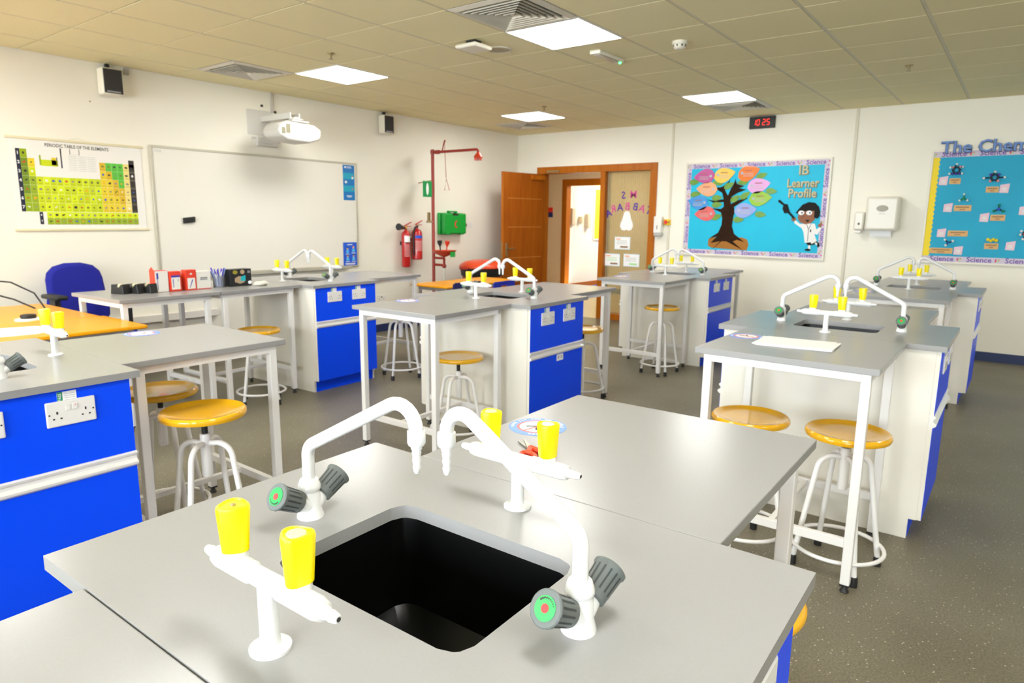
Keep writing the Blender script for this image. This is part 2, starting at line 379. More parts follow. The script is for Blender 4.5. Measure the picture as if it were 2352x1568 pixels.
link('lens', make_mesh('b', MB().box(-.03,.03,-.17,.14,-.033,-.028), mat('grey_lens', (.45,.42,.33), .25)), t, bevel=.003)
link('indicator', make_mesh('b', MB().ball((.02,.165,-.03), .011), mat('green_led', (.0,.8,.1), .4, emit=(.05,1,.15), estr=3)), t)

# ------------------------------------------------------------------ doorway and what lies beyond
FR0, FR1, FRZ = -6.118, -4.118, 2.226
fr = MB()
fr.box(FR0, FR0+.1, YW-.02, YW+.17, 0, FRZ).box(FR1-.1, FR1, YW-.02, YW+.17, 0, FRZ).box(FR0+.1, FR1-.1, YW-.02, YW+.17, FRZ-.1, FRZ)
fr.box(-5.0, -4.92, YW-.02, YW+.17, 0, FRZ-.1).box(-4.92, FR1-.1, YW-.02, YW+.17, 0, .09)
door = struct(part('door_1', fr, FRAMEW, bevel=.004)); ORG[door.name] = Vector((0, 0, 0))
part('closer_plate', MB().box(-5.93, -5.70, YW-.032, YW-.02, FRZ-.085, FRZ-.055), BRASS, door)
FILM = glass_material('filmed_glass', (.86, .78, .52), .22)
pane = part('pane', MB().box(-4.92, FR1-.1, YW+.06, YW+.068, .09, FRZ-.1), FILM, door)
ln = MB(mapB)
for k in range(24):
    u = -4.905+.0285*k; ln.box(u, u+.004, .10, FRZ-.11, -.0595, -.058)
part('film_lines', ln, mat('film_line', (.55,.44,.2), .6), pane, smooth=0)['kind'] = 'stuff'
# the open leaf
hx, hy, ex, ey = -5.985, YW-.03, -6.09, 7.80
ang = math.atan2(ey-hy, ex-hx); Lf = math.hypot(ex-hx, ey-hy)
leaf = thing('door_leaf', 'open cherry veneer door swung into the room', 'door', (hx, hy, 0), ang)
link('panel', make_mesh('p', MB().box(0, Lf, -.022, .022, .008, 2.115), DOORW, 0), leaf, bevel=.003)
INLAY = mat('inlay', (.55,.22,.04), .35)
for z in (.44, .88, 1.33, 1.745):
    link('groove', cached(('inlay',), lambda: MB().box(.06, Lf-.09, .021, .0228, -.004, .004), INLAY, 0), leaf, (0,0,z))
link('edge_band', make_mesh('e', MB().box(Lf, Lf+.003, -.022, .022, .008, 2.115), FRAMEW, 0), leaf)
h = link('handle', make_mesh('h', MB().box(Lf-.09,Lf-.05,.022,.03,.9,1.1).tube([(Lf-.07,.03,1.02),(Lf-.07,.065,1.02),(Lf-.10,.07,1.02),(Lf-.20,.07,1.02)], .009, 10), BRASS), leaf, bevel=.002)
link('lock_plate', make_mesh('h', MB().box(Lf+.003,Lf+.005,-.012,.012,.88,1.12), BRASS, 0), leaf)
link('closer_arm', make_mesh('c', MB().box(.02,.3,.022,.06,2.03,2.09), FRAMEW, 0), leaf)
# mirrored lettering and notices on the glass
PURP = mat('letter_purple', (.07,.015,.30), .6); PINK = mat('letter_pink', (.62,.07,.28), .6)
GW = -.055
for ch, u, v, a, mi in (('M',-4.50,1.80,.0,1), ('S',-4.655,1.79,.12,0), ('T',-4.255,1.575,-.5,0), ('A',-4.355,1.605,-.35,1), ('B',-4.46,1.63,-.12,0), ('B',-4.585,1.635,.05,1), ('A',-4.705,1.62,.12,0), ('R',-4.81,1.60,.3,1), ('A',-4.885,1.535,.45,0)):
    part('letter', MB(mapB).text(ch, u, v, .145, GW, 0, mirror=True, ang=a, bold=.014), [PURP, PINK][mi], pane, smooth=0)
def blob(cx, cy, pts): return [(cx+a, cy+b) for a, b in pts]
pear = [(.0,.14),(.035,.13),(.055,.08),(.07,.02),(.095,-.03),(.10,-.08),(.075,-.125),(.03,-.135),(.0,-.12),(-.03,-.135),(-.075,-.125),(-.10,-.08),(-.095,-.03),(-.07,.02),(-.055,.08),(-.035,.13)]
part('pear_cutout', MB(mapB).prism(blob(-4.59,1.435,pear), GW-.003, GW), PAPER, pane, smooth=0)
PBLUE = mat('pale_blue_print', (.55,.72,.82), .6); TXT = mat('faint_text', (.45,.5,.47), .7); ORP = mat('orange_print', (.85,.3,.1), .6); BRP = mat('brown_print', (.25,.14,.08), .6); LGR = mat('lime_print', (.35,.72,.3), .6)
for (u, v, k) in ((-4.645,1.12,0), (-4.80,.875,1), (-4.49,.88,2)):
    m = MB(mapB).box(u-.125, u+.125, v-.09, v+.09, GW-.002, GW, 0)
    m.box(u-.118, u+.118, v-.083, v+.083, GW, GW+.0005, 1)
    m.quad(u-.10, u-.03, v+.05, v+.065, GW+.001, 3)
    for r in range(3): m.quad(u-.09, u+.08, v+.03-.022*r, v+.037-.022*r, GW+.001, 2 if k != 1 else 5)
    m.quad(u-.03, u+.09, v-.065, v-.04, GW+.001, 4 if k != 2 else 5)
    part('notice', m, [PBLUE, PAPER, TXT, ORP, BRP, LGR], pane, smooth=0)
# corridor
CORW = mat('corridor_paint', (.80,.66,.53), .6); CORF = mat('corridor_vinyl', (.74,.60,.36), .35); CARPET = mat('blue_carpet', (.02,.06,.42), .9)
CY = 11.9
struct(part('floor_corridor', MB().box(-9.5, -3.0, YW, CY, -.05, -.001), CORF))
cw = MB().box(-9.5, -7.63, CY, CY+.12, -.05, 2.8).box(-6.74, -3.0, CY, CY+.12, -.05, 2.8).box(-7.63, -6.74, CY, CY+.12, 2.17, 2.8)
struct(part('wall_corridor', cw, CORW))
struct(part('wall_corridor_end', MB().box(-9.6, -9.5, YW, CY, -.05, 2.8).box(-9.5, XW-.12, YW, YW+.15, -.05, 2.8).box(-3.0, -2.9, YW+.15, CY, -.05, 2.8), CORW))
struct(part('ceiling_corridor', MB().box(-9.5, -3.0, YW+.15, CY, 2.6, 2.65), CEIL))
struct(part('baseboard_corridor', MB().box(-9.5, -7.72, CY-.01, CY, 0, .1).box(-6.66, -3.0, CY-.01, CY, 0, .1), NAVY))
struct(part('door_2', MB().box(-7.72,-7.61,CY-.02,CY+.14,0,2.25).box(-6.76,-6.66,CY-.02,CY+.14,0,2.25).box(-7.61,-6.76,CY-.02,CY+.14,2.12,2.25), FRAMEW))
t = thing('corridor_light', 'unseen strip light on the corridor ceiling beyond the doorway', 'light', (-6.1, 10.6, 2.6))  # lamp out of view that lights the corridor
link('diffuser', make_mesh('d', MB().box(-.6,.6,-.1,.1,-.03,0), mat('corridor_diffuser', (.9,.9,.9), .5, emit=(1,.86,.66), estr=9), 0), t)
s_ = part('corridor_sign', MB(lambda u,v,w:(u,CY-w,v)).box(-8.02-.065,-8.02+.065,1.59,1.69,0,.008,0).box(-8.02-.065,-8.02+.065,1.49,1.59,0,.008,1), [RED, mat('navy_print',(.01,.03,.25),.5)])
tag(s_, 'small red and blue wall sign in the corridor', 'sign')
# far room
FW = -7.68
struct(part('floor_far_room', MB().box(FW, -4.5, CY+.12, 16.5, -.05, 0), CARPET))
struct(part('wall_far_room', MB().box(FW-.1, FW, CY+.12, 16.5, -.05, 2.8).box(FW, -4.5, 16.5, 16.6, -.05, 2.8).box(-4.5,-4.4,CY+.12,16.6,-.05,2.8), mat('far_room_paint',(.84,.80,.66),.5)))
struct(part('ceiling_far_room', MB().box(FW, -4.5, CY+.12, 16.5, 2.7, 2.75), CEIL))
struct(part('baseboard_far_room', MB().box(FW, FW+.015, CY+.12, 16.5, 0, .1), FRAMEW))
t = thing('far_room_light', 'ceiling light in the bright room beyond the corridor', 'light', (-6.4, 13.6, 2.698))
link('diffuser', make_mesh('d', MB().box(-.6,.6,-.6,.6,-.03,0), mat('far_diffuser', (.9,.9,.9), .5, emit=(1,.95,.80), estr=10), 0), t)
mF = lambda u,v,w: (FW+w, u, v)
t = thing('yellow_board', 'yellow notice board on the wall of the far room', 'board', (FW, 13.75, 1.0))
part('backing', MB(mF).box(13.12, 14.4, 1.03, 2.10, 0, .015), mat('bright_yellow_paper',(.92,.86,.02),.6), t)
part('frame', MB(mF).box(13.09,13.12,1.0,2.13,0,.025).box(13.12,14.4,1.0,1.03,0,.025).box(13.12,14.4,2.10,2.13,0,.025), ALU, t)
for u, v, w_, h_, lab in ((12.16,1.5,.14,.36,'first white dispenser on the far room wall'), (12.50,1.44,.08,.14,'small white switch plate between dispensers in the far room'), (12.80,1.42,.13,.30,'beige dispenser next to the yellow board in the far room')):
    d_ = thing('wall_dispenser', lab, 'dispenser', (FW, u, v-h_/2))
    part('body', MB(mF).box(u-w_/2,u+w_/2,v-h_/2,v+h_/2,0,.09), mat('beige_plastic',(.62,.53,.4),.4), d_, bevel=.015)
    part('spout', MB(mF).box(u-w_/4,u+w_/4,v-h_/2-.03,v-h_/2,.02,.07), SOCK, d_)

# ------------------------------------------------------------------ lab benches
SL = .025
def leg_mb(h): return MB().box(-.0175,.0175,-.0175,.0175,.035,h)
def foot_mb(): return MB().box(-.0175,.0175,-.0175,.0175,.028,.035).lathe([(.016,0),(.018,.004),(.010,.020),(.010,.028)], 12)
def lab_table(cx, cy, rot, zt, label, inner=1, w=.706):
    """w x w table; inner = +1 if the cabinet is on its +y side"""
    t = thing('lab_table', label, 'table', (cx, cy, 0), rot, 'grey topped lab tables with white frames')
    h = w/2; L_ = h-.03-.0175; zu = zt-SL
    link('table_top', cached(('ttop', w), lambda: MB().box(-h,h,-h,h,0,SL), TOP, 0), t, (0,0,zu), bevel=.0025)
    k = round(zu, 4)
    for sx in (-1, 1):
        for sy in (-1, 1):
            g = link('leg', cached(('tleg', k), lambda: leg_mb(zu), WHITE, 0), t, (sx*L_, sy*(L_-(.03 if sy == inner else 0)), 0), bevel=.003)
            link('foot', cached(('tfoot',), foot_mb, BLACK), g)
    for sy in (-1, 1):
        link('top_rail', cached(('trx', w), lambda: MB().box(-L_+.0175,L_-.0175,-.0125,.0125,-.034,0), WHITE, 0), t, (0,sy*(L_+.005),zu))
        link('top_rail', cached(('try', w), lambda: MB().box(-.0125,.0125,-L_+.0175,L_-.0175,-.034,0), WHITE, 0), t, (sy*(L_+.005),0,zu))
        link('lower_rail', cached(('tlx', w), lambda: MB().box(-L_+.0175,L_-.0175,-.0125,.0125,-.0175,.0175), WHITE, 0), t, (0,sy*(L_-(.03 if sy == inner else 0)),.205), bevel=.002)
    link('stretcher', cached(('tst', w), lambda: MB().box(-.0125,.0125,-L_+.0125,L_-.0125,-.0125,.0125), WHITE, 0), t, (0,0,.205), bevel=.002)
    return t
SHX, SHY, SR = .197, .147, .035       # sink half sizes, corner radius
def rr(hx, hy, r, a):
    """rounded-rectangle radius along angle a"""
    c, s = abs(math.cos(a)), abs(math.sin(a)); lo, hi = 0, 2
    for _ in range(40):
        m = (lo+hi)/2; x, y = m*c, m*s; dx, dy = max(x-(hx-r), 0), max(y-(hy-r), 0)
        if x <= hx and y <= hy and dx*dx+dy*dy <= r*r: lo = m
        else: hi = m
    return lo
def sink_angles(hx, hy):
    A = [2*PI*k/48 for k in range(48)]; c = math.atan2(hy, hx)
    for q in (math.atan2(SHY-SR, SHX), math.atan2(SHY, SHX-SR), math.atan2(SHY, SHX), math.atan2(SHY-SR*.3, SHX-SR*.3)):
        A += [q, PI-q, PI+q, 2*PI-q]
    A += [c, PI-c, PI+c, 2*PI-c]
    return sorted(set(round(a, 6) for a in A))
CHX, CHY = .507, .3565
def worktop_mb():
    A = sink_angles(CHX, CHY); n = len(A); v = []
    for z in (0, SL):
        for a in A: r = rr(SHX, SHY, SR, a); v.append((r*math.cos(a), r*math.sin(a), z))
        for a in A:
            r = min(CHX/max(abs(math.cos(a)), 1e-9), CHY/max(abs(math.sin(a)), 1e-9)); v.append((r*math.cos(a), r*math.sin(a), z))
    f = []
    for i in range(n):
        j = (i+1) % n
        f += [(2*n+i, 3*n+i, 3*n+j, 2*n+j), (j, n+j, n+i, i), (i, 2*n+i, 2*n+j, j), (n+i, n+j, 3*n+j, 3*n+i)]
    return MB()._add(v, f)
def basin_mb():
    A = sink_angles(CHX, CHY); n = len(A); v = []; f = []
    lv = [(.02, .02, 0), (.006, .006, 0), (.004, .004, -.01), (-.012, -.012, -.17), (-.04, -.04, -.195), (-.10, -.09, -.198)]
    for dx, dy, z in lv:
        for a in A: r = rr(SHX+dx, SHY+dy, SR+max(dx,0), a); v.append((r*math.cos(a), r*math.sin(a), z))
    for k in range(len(lv)-1):
        for i in range(n): j = (i+1) % n; f.append((k*n+i, k*n+j, (k+1)*n+j, (k+1)*n+i))
    f.append(tuple(range((len(lv)-1)*n, len(lv)*n)))
    return MB()._add(v, f)
def side_panel_mb(h, s):
    y0, y1 = (.316, .334) if s > 0 else (-.334, -.316)
    return MB().prism([(-.436,0),(.436,0),(.436,.098),(.468,.098),(.468,h),(-.468,h),(-.468,.098),(-.436,.098)], y0, y1, axis='y')
def double_socket(parent, loc, sgn):
    """double wall socket on the +x (sgn 1) or -x face"""
    p = link('socket', cached(('sock',), lambda: MB().box(0,.009,-.075,.075,-.043,.043), SOCK, 0), parent, loc, 0 if sgn > 0 else PI, bevel=.004)
    def slots():
        b = MB()
        for s in (-1, 1):
            c = s*.043
            b.box(.0088,.0096,c-.0025,c+.0025,.000,.009).box(.0088,.0096,c-.014,c-.008,-.018,-.013).box(.0088,.0096,c+.008,c+.014,-.018,-.013)
        for s in (-.066,.066): b.lathe([(.003,.0088),(.003,.0096)], 8, (0,s,.0), (1,0,0))
        return b
    link('slots', cached(('slots',), slots, DARK, 0), p)
    for s in (-.011, .011): link('rocker', cached(('rocker',), lambda: MB().box(.009,.0125,-.007,.007,.009,.027), SOCK, 0), p, (0,s,0), bevel=.001)
    link('switch_mark', cached(('mark',), lambda: MB().box(.0125,.0128,.009,.014,.024,.026), RED, 0), p)
    k = link('test_sticker', cached(('pass',), lambda: MB(lambda u,v,w:(w,u,v)).box(-.036,.022,.036,.072,0,.0012,0).quad(-.036,-.020,.036,.072,.0014,1)._add([(a,b,.0016) for a,b in ()], []) , [PAPER, GREEN], 0), parent, loc, 0 if sgn > 0 else PI)
    def ptxt():
        b = MB(lambda u,v,w:(w,u,v)); b.text('PASS', -.028, .054, .013, .0018, 0, ang=PI/2, bold=.01)
        for r in range(4): b.quad(-.014,.018,.042+.007*r,.043+.007*r,.0018,1)
        return b
    link('sticker_print', cached(('ptxt',), ptxt, [PAPER, GREYT], 0), k)
    return p
HPROF = [(.468,.545),(.489,.545),(.499,.553),(.501,.562),(.493,.566),(.486,.572),(.486,.583),(.493,.588),(.496,.596),(.489,.601),(.468,.601)]
def sink_cabinet(cx, cy, rot, zt, label):
    t = thing('sink_cabinet', label, 'cabinet', (cx, cy, 0), rot, 'lab sink cabinets with blue doors')
    zu = zt-SL; k = round(zu, 4)
    link('worktop', cached(('wtop',), worktop_mb, TOP, 30), t, (0,0,zu))
    bs = link('basin', cached(('basin',), basin_mb, SINK, 40), t, (0,0,zu-.0005))
    link('drain', cached(('drain',), lambda: MB().lathe([(.024,0),(.022,.003),(.014,.003),(.012,.0005)], 20), mat('drain_dark',(.02,.02,.02),.3)), bs, (0,0,-.198))
    for s in (-1, 1):
        link('side_panel', cached(('cside', k, s), lambda: side_panel_mb(zu, s), PANELW, 0), t)
        link('plinth', cached(('cpl',), lambda: MB().box(.425,.437,-.316,.316,0,.098), BLUE, 0), t, rotz=0 if s > 0 else PI)
        d = link('door', cached(('cdoor',), lambda: MB().box(.468,.486,-.327,.327,.098,.545,1).box(.486,.4872,-.3265,.3265,.0985,.5445,0), [BLUE, PANELW], 0), t, rotz=0 if s > 0 else PI)
        link('door_pull', cached(('cpull',), lambda: MB().prism(HPROF, -.329, .329, axis='y'), ALU, 25), t, rotz=0 if s > 0 else PI)
        link('service_panel', cached(('cpanel', k), lambda: MB().box(.468,.486,-.327,.327,.601,zu,1).box(.486,.4872,-.3265,.3265,.6015,zu-.0005,0), [BLUE, PANELW], 0), t, rotz=0 if s > 0 else PI)
        for yy in (-.132, .132): double_socket(t, (s*.4872, yy, zt-.107), s)
    return t

def tap_body_mb():
    b = MB().lathe([(.0245,0),(.0245,.003),(.0225,.010),(.0198,.022),(.0192,.046),(.0180,.049),(.0180,.051),(.0205,.054),(.0205,.060),(.0165,.072),(.0140,.074)], 24)
    for s in (-1, 1): b.tube([(0,s*.004,.022),(0,s*.026,.0355)], [.0185,.0150], 16)
    return b
def neck_path():
    P = [(0,0,.06),(0,0,.117)]
    for k in range(1, 6):                           # lower bend
        a = k/5*1.08; P.append((.03*(1-math.cos(a)), 0, .117+.03*math.sin(a)))
    x0, z0 = P[-1][0], P[-1][2]; sl = PI/2-1.08
    L_ = .222; x1, z1 = x0+L_*math.cos(sl), z0+L_*math.sin(sl); P.append((x1,0,z1))
    R_ = .038; cx, cz = x1+R_*math.sin(sl), z1-R_*math.cos(sl)
    for k in range(1, 9):
        a = PI/2+sl-(PI/2+sl)*k/8; P.append((cx+R_*math.cos(a),0,cz+R_*math.sin(a)))
    P.append((P[-1][0],0,P[-1][2]-.006))
    return P
NECK = neck_path(); NEND = NECK[-1]
def knob_mb():
    b = MB(); n = 28; prof = [(.0135,0),(.0165,.002),(.0168,.010),(.0182,.040),(.0205,.044),(.0205,.047),(.019,.0485)]
    b.lathe(prof, n); return b
def ribs_mb():
    b = MB()
    for k in range(14):
        a = 2*PI*k/14; c, s = math.cos(a), math.sin(a); r0, r1 = .0172, .0186; w = .0011
        b._add([((r0)*c-w*s,(r0)*s+w*c,.011),((r0)*c+w*s,(r0)*s-w*c,.011),((r1)*c+w*s,(r1)*s-w*c,.040),((r1)*c-w*s,(r1)*s+w*c,.040)], [(0,1,2,3)])
    return b
def disc_mb():
    b = MB().lathe([(.0135,.0485),(.0135,.0492)], 24, mi=0).lathe([(.0048,.0492),(.0048,.0496)], 16, mi=1)
    for k in range(9):
        a = -2.6+.24*k; r = .0006+.00009*k; b.lathe([(r,.0492),(r,.0495)], 8, (.0108*math.cos(a), .0108*math.sin(a), 0), mi=2)
    return b
DISCG = mat('tap_disc_green', (.03,.34,.09), .25, coat=.5)
RIB = mat('knob_groove', (.035,.042,.042), .6)
def water_tap(x, y, z, rot, label):
    t = thing('water_tap', label, 'tap', (x, y, z), rot, 'white swan-neck water taps')
    link('body', cached(('tapb',), tap_body_mb, TAPW, 40), t)
    link('spout', cached(('tapn',), lambda: MB().tube(NECK, .0113, 16), TAPW, 60), t)
    link('spout_nut', cached(('tapnut',), lambda: MB().lathe([(.0115,.005),(.0145,.0045),(.0148,.003),(.0148,-.014),(.0125,-.019),(.0090,-.020),(.0090,-.025)], 12), TAPW), t, (NEND[0],0,NEND[2]+.002))
    link('hose_nozzle', cached(('tapnoz',), lambda: MB().lathe([(.0065,-.024),(.0078,-.031),(.0064,-.038),(.0073,-.043),(.0060,-.050),(.0068,-.055),(.0056,-.061),(.0040,-.065)], 14), TAPW, 60), t, (NEND[0],0,NEND[2]+.002))
    for s in (-1, 1):
        k = link('valve_knob', cached(('tapk',), knob_mb, GREYK, 40), t, (0, s*.024, .0350)); k.scale = (1.2, 1.2, 1.12); k.rotation_euler = (-s*math.radians(60), 0, 0)
        link('ribs', cached(('tapr',), ribs_mb, RIB, 0), k); link('colour_disc', cached(('tapd',), disc_mb, [DISCG, RED, DARK], 0), k)
    return t
def gas_body_mb():
    b = MB().lathe([(.0265,0),(.0265,.004),(.022,.007),(.0135,.008),(.0125,.02),(.0125,.088)], 24)
    return b
def gas_bar_mb():
    pts = [(-.138,.0042),(-.136,.006),(-.126,.0075),(-.125,.006),(-.118,.008),(-.112,.0085),(-.111,.0125),(-.100,.0150),(-.034,.0150),(-.032,.0128),(.032,.0128),(.034,.0150),(.100,.0150),(.111,.0125),(.112,.0085),(.118,.008),(.125,.006),(.126,.0075),(.136,.006),(.138,.0042)]
    b = MB().lathe([(r, u) for u, r in pts], 18, (0,0,.094), (1,0,0))
    for s in (-.066, .066): b.lathe([(.016,.096),(.0165,.112),(.0155,.116)], 18, (s,0,0))
    return b
def gasknob_mb():
    b = MB(); n = 26; sec = []
    for k in range(n):
        a = 2*PI*k/n; r = 1+.10*math.cos(3*a); sec.append((math.cos(a)*r, math.sin(a)*r))
    v = []; f = []
    lv = [(.0165,0),(.0168,.004),(.0205,.058),(.0195,.062),(.0165,.063),(.0155,.0605)]
    for r, z in lv: v += [(x*r, y*r, z) for x, y in sec]
    for i in range(len(lv)-1):
        for k in range(n): l = (k+1) % n; f.append((i*n+k, i*n+l, (i+1)*n+l, (i+1)*n+k))
    f += [tuple(range(n-1,-1,-1)), tuple(range((len(lv)-1)*n, len(lv)*n))]
    return b._add(v, f)
KCAP = mat('knob_clear_cap', (.75,.70,.42), .12, coat=.5)
def gas_tap(x, y, z, rot, label, caps=(1,1)):
    t = thing('gas_tap', label, 'gas tap', (x, y, z), rot, 'white double gas taps with yellow knobs')
    link('post', cached(('gpost',), gas_body_mb, TAPW, 40), t)
    link('crossbar', cached(('gbar',), gas_bar_mb, TAPW, 40), t)
    for s in (-1, 1): link('nozzle_hole', cached(('ghole',), lambda: MB().lathe([(.003,0),(.003,.0006)], 10, (0,0,0), (1,0,0)), DARK, 0), t, (s*.1382,0,.094))
    for i, s in enumerate((-1, 1)):
        k = link('knob', cached(('gknob',), gasknob_mb, YEL, 45), t, (s*.066,0,.116), rotz=.4+i*.5)
        link('cap', cached(('gcap', caps[i]), lambda: MB().lathe([(.0125,.0603),(.0115,.0625),(.001,.063)], 20) if caps[i] else MB().lathe([(.004,.0603),(.0035,.0622)], 10), KCAP if caps[i] else BRASS), k)
    return t
BEN = dict(F=(-.3473,.3589,.0122,.9064), L=(-2.6517,.3659,-.0064,.8995), M=(-2.5949,3.4238,.0062,.9119), W=(-4.6915,3.3459,.0298,.9010), D=(-2.5729,6.4184,-.0010,.8955), R=(-.3717,3.4331,.0040,.9209), B=(-.3833,6.4090,-.0045,.9034))
BN = dict(F='nearest bench', L='bench beside the orange desk', M='middle bench before the open door', W='bench along the whiteboard', D='bench before the glass door panel', R='bench carrying the white papers', B='farthest right bench by the back wall')
def bpos(k, x, y):
    tr, by, r, zt = BEN[k]; x -= .355; y += .3565
    return tr+x*math.cos(r)-y*math.sin(r), by+x*math.sin(r)+y*math.cos(r)
for k, (tr, by, rot, zt) in BEN.items():
    c = bpos(k, 0, 0)
    sink_cabinet(c[0], c[1], rot, zt, 'white sink cabinet with blue doors, part of the ' + BN[k])
    near = bpos(k, 0, -CHY-.355); far = bpos(k, 0, CHY+.355)
    if k != 'L': lab_table(near[0], near[1], rot, zt-(.001 if k == 'F' else 0), 'grey lab table on the near side of the ' + BN[k])
    lab_table(far[0], far[1], rot, zt, 'grey lab table on the far side of the ' + BN[k], -1)
    if k == 'W':
        q = bpos(k, 0, -CHY-.355-.716); lab_table(q[0], q[1], rot, zt, 'grey lab table nearest the blue chair, holding pen boxes')
    tz = zt
    if k != 'L':
        p = bpos(k, -.29, .0); water_tap(p[0], p[1], tz, rot+(.03 if k == 'F' else .02), 'white water tap left of the sink on the ' + BN[k])
    p = bpos(k, .285, .0); water_tap(p[0], p[1], tz, rot+PI+(-.12 if k == 'F' else .03), 'white water tap right of the sink on the ' + BN[k])
    if k != 'L':
        p = bpos(k, -.008, -.275); gas_tap(p[0], p[1], tz, rot, 'yellow-knobbed gas tap before the sink on the ' + BN[k], (0,1) if k == 'F' else (1,1))
    p = bpos(k, -.012, .268); gas_tap(p[0], p[1], tz, rot, 'yellow-knobbed gas tap behind the sink on the ' + BN[k])
# small plate on the middle cabinet's lower door
pm = [o for o in bpy.data.objects if o.name.startswith('sink_cabinet') and 'middle' in o['label']][0]
link('label_plate', make_mesh('lp', MB(lambda u,v,w:(.4873+w,u,v)).box(-.01,.072,.497,.541,0,.001,0).text('0 1 0', .031, .519, .028, .0014, 1, bold=.02), [PAPER, DARK], 0), pm)

# round stickers
SBLUE = mat('sticker_blue', (.16,.30,.78), .5); SRED = mat('sticker_red', (.85,.16,.14), .5)
def sticker_mb():
    b = MB(); b.lathe([(.077,0),(.077,.0006)], 40, mi=0); b.lathe([(.055,.0006),(.055,.0007)], 40, mi=2); b.lathe([(.048,.0007),(.048,.0008)], 40, mi=1)
    b.prism([(-.004,.032),(.006,.032),(.006,.002),(.030,.002),(.030,-.006),(.006,-.006),(-.004,-.012)], .0008, .0010, 3)
    b.prism([(-.012,.002),(-.022,-.028),(-.016,-.030),(-.006,-.004)], .0008, .0010, 3)
    b._add([(x*.707-y*.707, x*.707+y*.707, .0011) for x, y in ((-.05,-.0035),(.05,-.0035),(.05,.0035),(-.05,.0035))], [(0,1,2,3)], 2)
    s = 'Please do not sit here'
    for i, ch in enumerate(s):
        if ch == ' ': continue
        a = -PI/2+(i-len(s)/2+.5)*(PI*1.05/len(s)); b.text(ch, .066*math.cos(a), .066*math.sin(a), .0175, .0011, 1, ang=a+PI/2, bold=.018)
    for i in range(5):
        a = PI/2+(i-2)*.16; b._add([((.066+p)*math.cos(a+q), (.066+p)*math.sin(a+q), .0011) for p, q in ((-.004,-.05),(.004,-.05),(.004,.05),(-.004,.05))], [(0,1,2,3)], 1)
    return b
def sticker(x, y, z, rot, lab):
    o = link('seat_sticker', cached(('sticker',), sticker_mb, [SBLUE, PAPER, SRED, DARK], 0), None, (x, y, z), rot)
    tag(o, lab, 'sticker', 'round do-not-sit stickers')
sticker(-.98, 1.415, .9066, 3.75, 'round blue do-not-sit sticker on the nearest bench')
sticker(-3.275, 1.44, .8997, .6, 'round blue do-not-sit sticker near the orange desk')
sticker(-3.20, 3.095, .9121, 2.2, 'round blue do-not-sit sticker on the middle bench')
sticker(-.995, 3.14, .9211, 1.9, 'round blue do-not-sit sticker beside the white papers')
sticker(-3.18, 6.02, .8957, .4, 'round do-not-sit sticker on the bench before the glass panel')
sticker(-1.0, 6.05, .9036, 1.2, 'round do-not-sit sticker on the farthest right bench')

# scissors on the nearest bench
STEEL = mat('blade_steel', (.30,.28,.22), .3, metal=.9); SCR = mat('red_handle', (.85,.07,.02), .35)
t = thing('scissors', 'open steel scissors with red handles on the nearest bench', 'scissors', (-.888, 1.252, .9066), math.radians(146))
link('blade', make_mesh('s', MB().prism([(-.01,-.008),(.062,-.002),(.062,.001),(-.01,.006)], .002, .005), STEEL, 0), t, rotz=.13)
link('blade', make_mesh('s', MB().prism([(-.01,-.006),(.062,-.001),(.062,.002),(-.01,.008)], .005, .008), STEEL, 0), t, rotz=-.13)
link('pivot', make_mesh('s', MB().lathe([(.005,.008),(.004,.010)], 10), SCR), t)
for s in (-1, 1):
    loop = [(-.052+.024*math.cos(a), s*.024+.015*math.sin(a), .007) for a in [2*PI*k/18 for k in range(18)]]
    g = link('handle', make_mesh('s', MB().tube(loop, .006, 8, closed=True).tube([(-.004,0,.007),(-.034,s*.015,.007)], [.008,.007], 8), SCR), t)

# papers on the right bench
t = thing('paper_stack', 'loose stack of white papers on the right bench', 'papers', (-.745, 3.075, .9211), .08)
for i in range(6):
    dx, dy, a = random.uniform(-.02,.02), random.uniform(-.008,.008), random.uniform(-.06,.06)
    link('sheet', make_mesh('sh', MB().box(-.155,.155,-.108,.108,.0012*i,.0012*i+.001), PAPER, 0), t, (dx,dy,0), a)

# ------------------------------------------------------------------ stools
def seat_mb():
    return MB().lathe([(.001,-.015),(.05,-.015),(.13,-.020),(.150,-.026),(.162,-.024),(.1665,-.014),(.165,-.004),(.158,.003),(.148,.002),(.132,-.006),(.10,-.008),(.05,-.009),(.001,-.009)], 40)
def stool_leg_mb(A=.5):
    P = [(.012,0,A-.015),(.05,0,A-.01)]
    for k in range(1, 7):
        a = k/6*(PI/2-.13); P.append((.05+.062*math.sin(a), 0, A-.01-.062*(1-math.cos(a))))
    P.append((.178,0,.035))
    return MB().tube(P, .0115, 12)
def stool(x, y, rot, zs, label, arch=.50):
    t = thing('lab_stool', label, 'stool', (x, y, 0), rot, 'white lab stools with yellow round seats')
    link('seat', cached(('seat',), seat_mb, SEAT, 50), t, (0,0,zs))
    link('hub', cached(('hub', arch), lambda: MB().lathe([(.019,arch-.155),(.021,arch-.15),(.021,arch+.022),(.019,arch+.027)], 18), WHITE), t)
    link('spindle', make_mesh('sp', MB().lathe([(.012,arch+.02),(.012,zs-.03),(.05,zs-.022),(.05,zs-.016)], 14), BLACK), t)
    for k in range(4):
        g = link('leg', cached(('sleg', arch), lambda: stool_leg_mb(arch), WHITE, 60), t, rotz=k*PI/2)
        link('foot_cap', cached(('sfoot',), lambda: MB().lathe([(.0165,0),(.0165,.03),(.0145,.042)], 12, (.179,0,0)), BLACK), g)
    link('foot_ring', cached(('sring',), lambda: MB().tube([(.181*math.cos(a),.181*math.sin(a),.095) for a in [2*PI*k/40 for k in range(40)]], .0085, 10, closed=True), WHITE, 60), t)
    return t
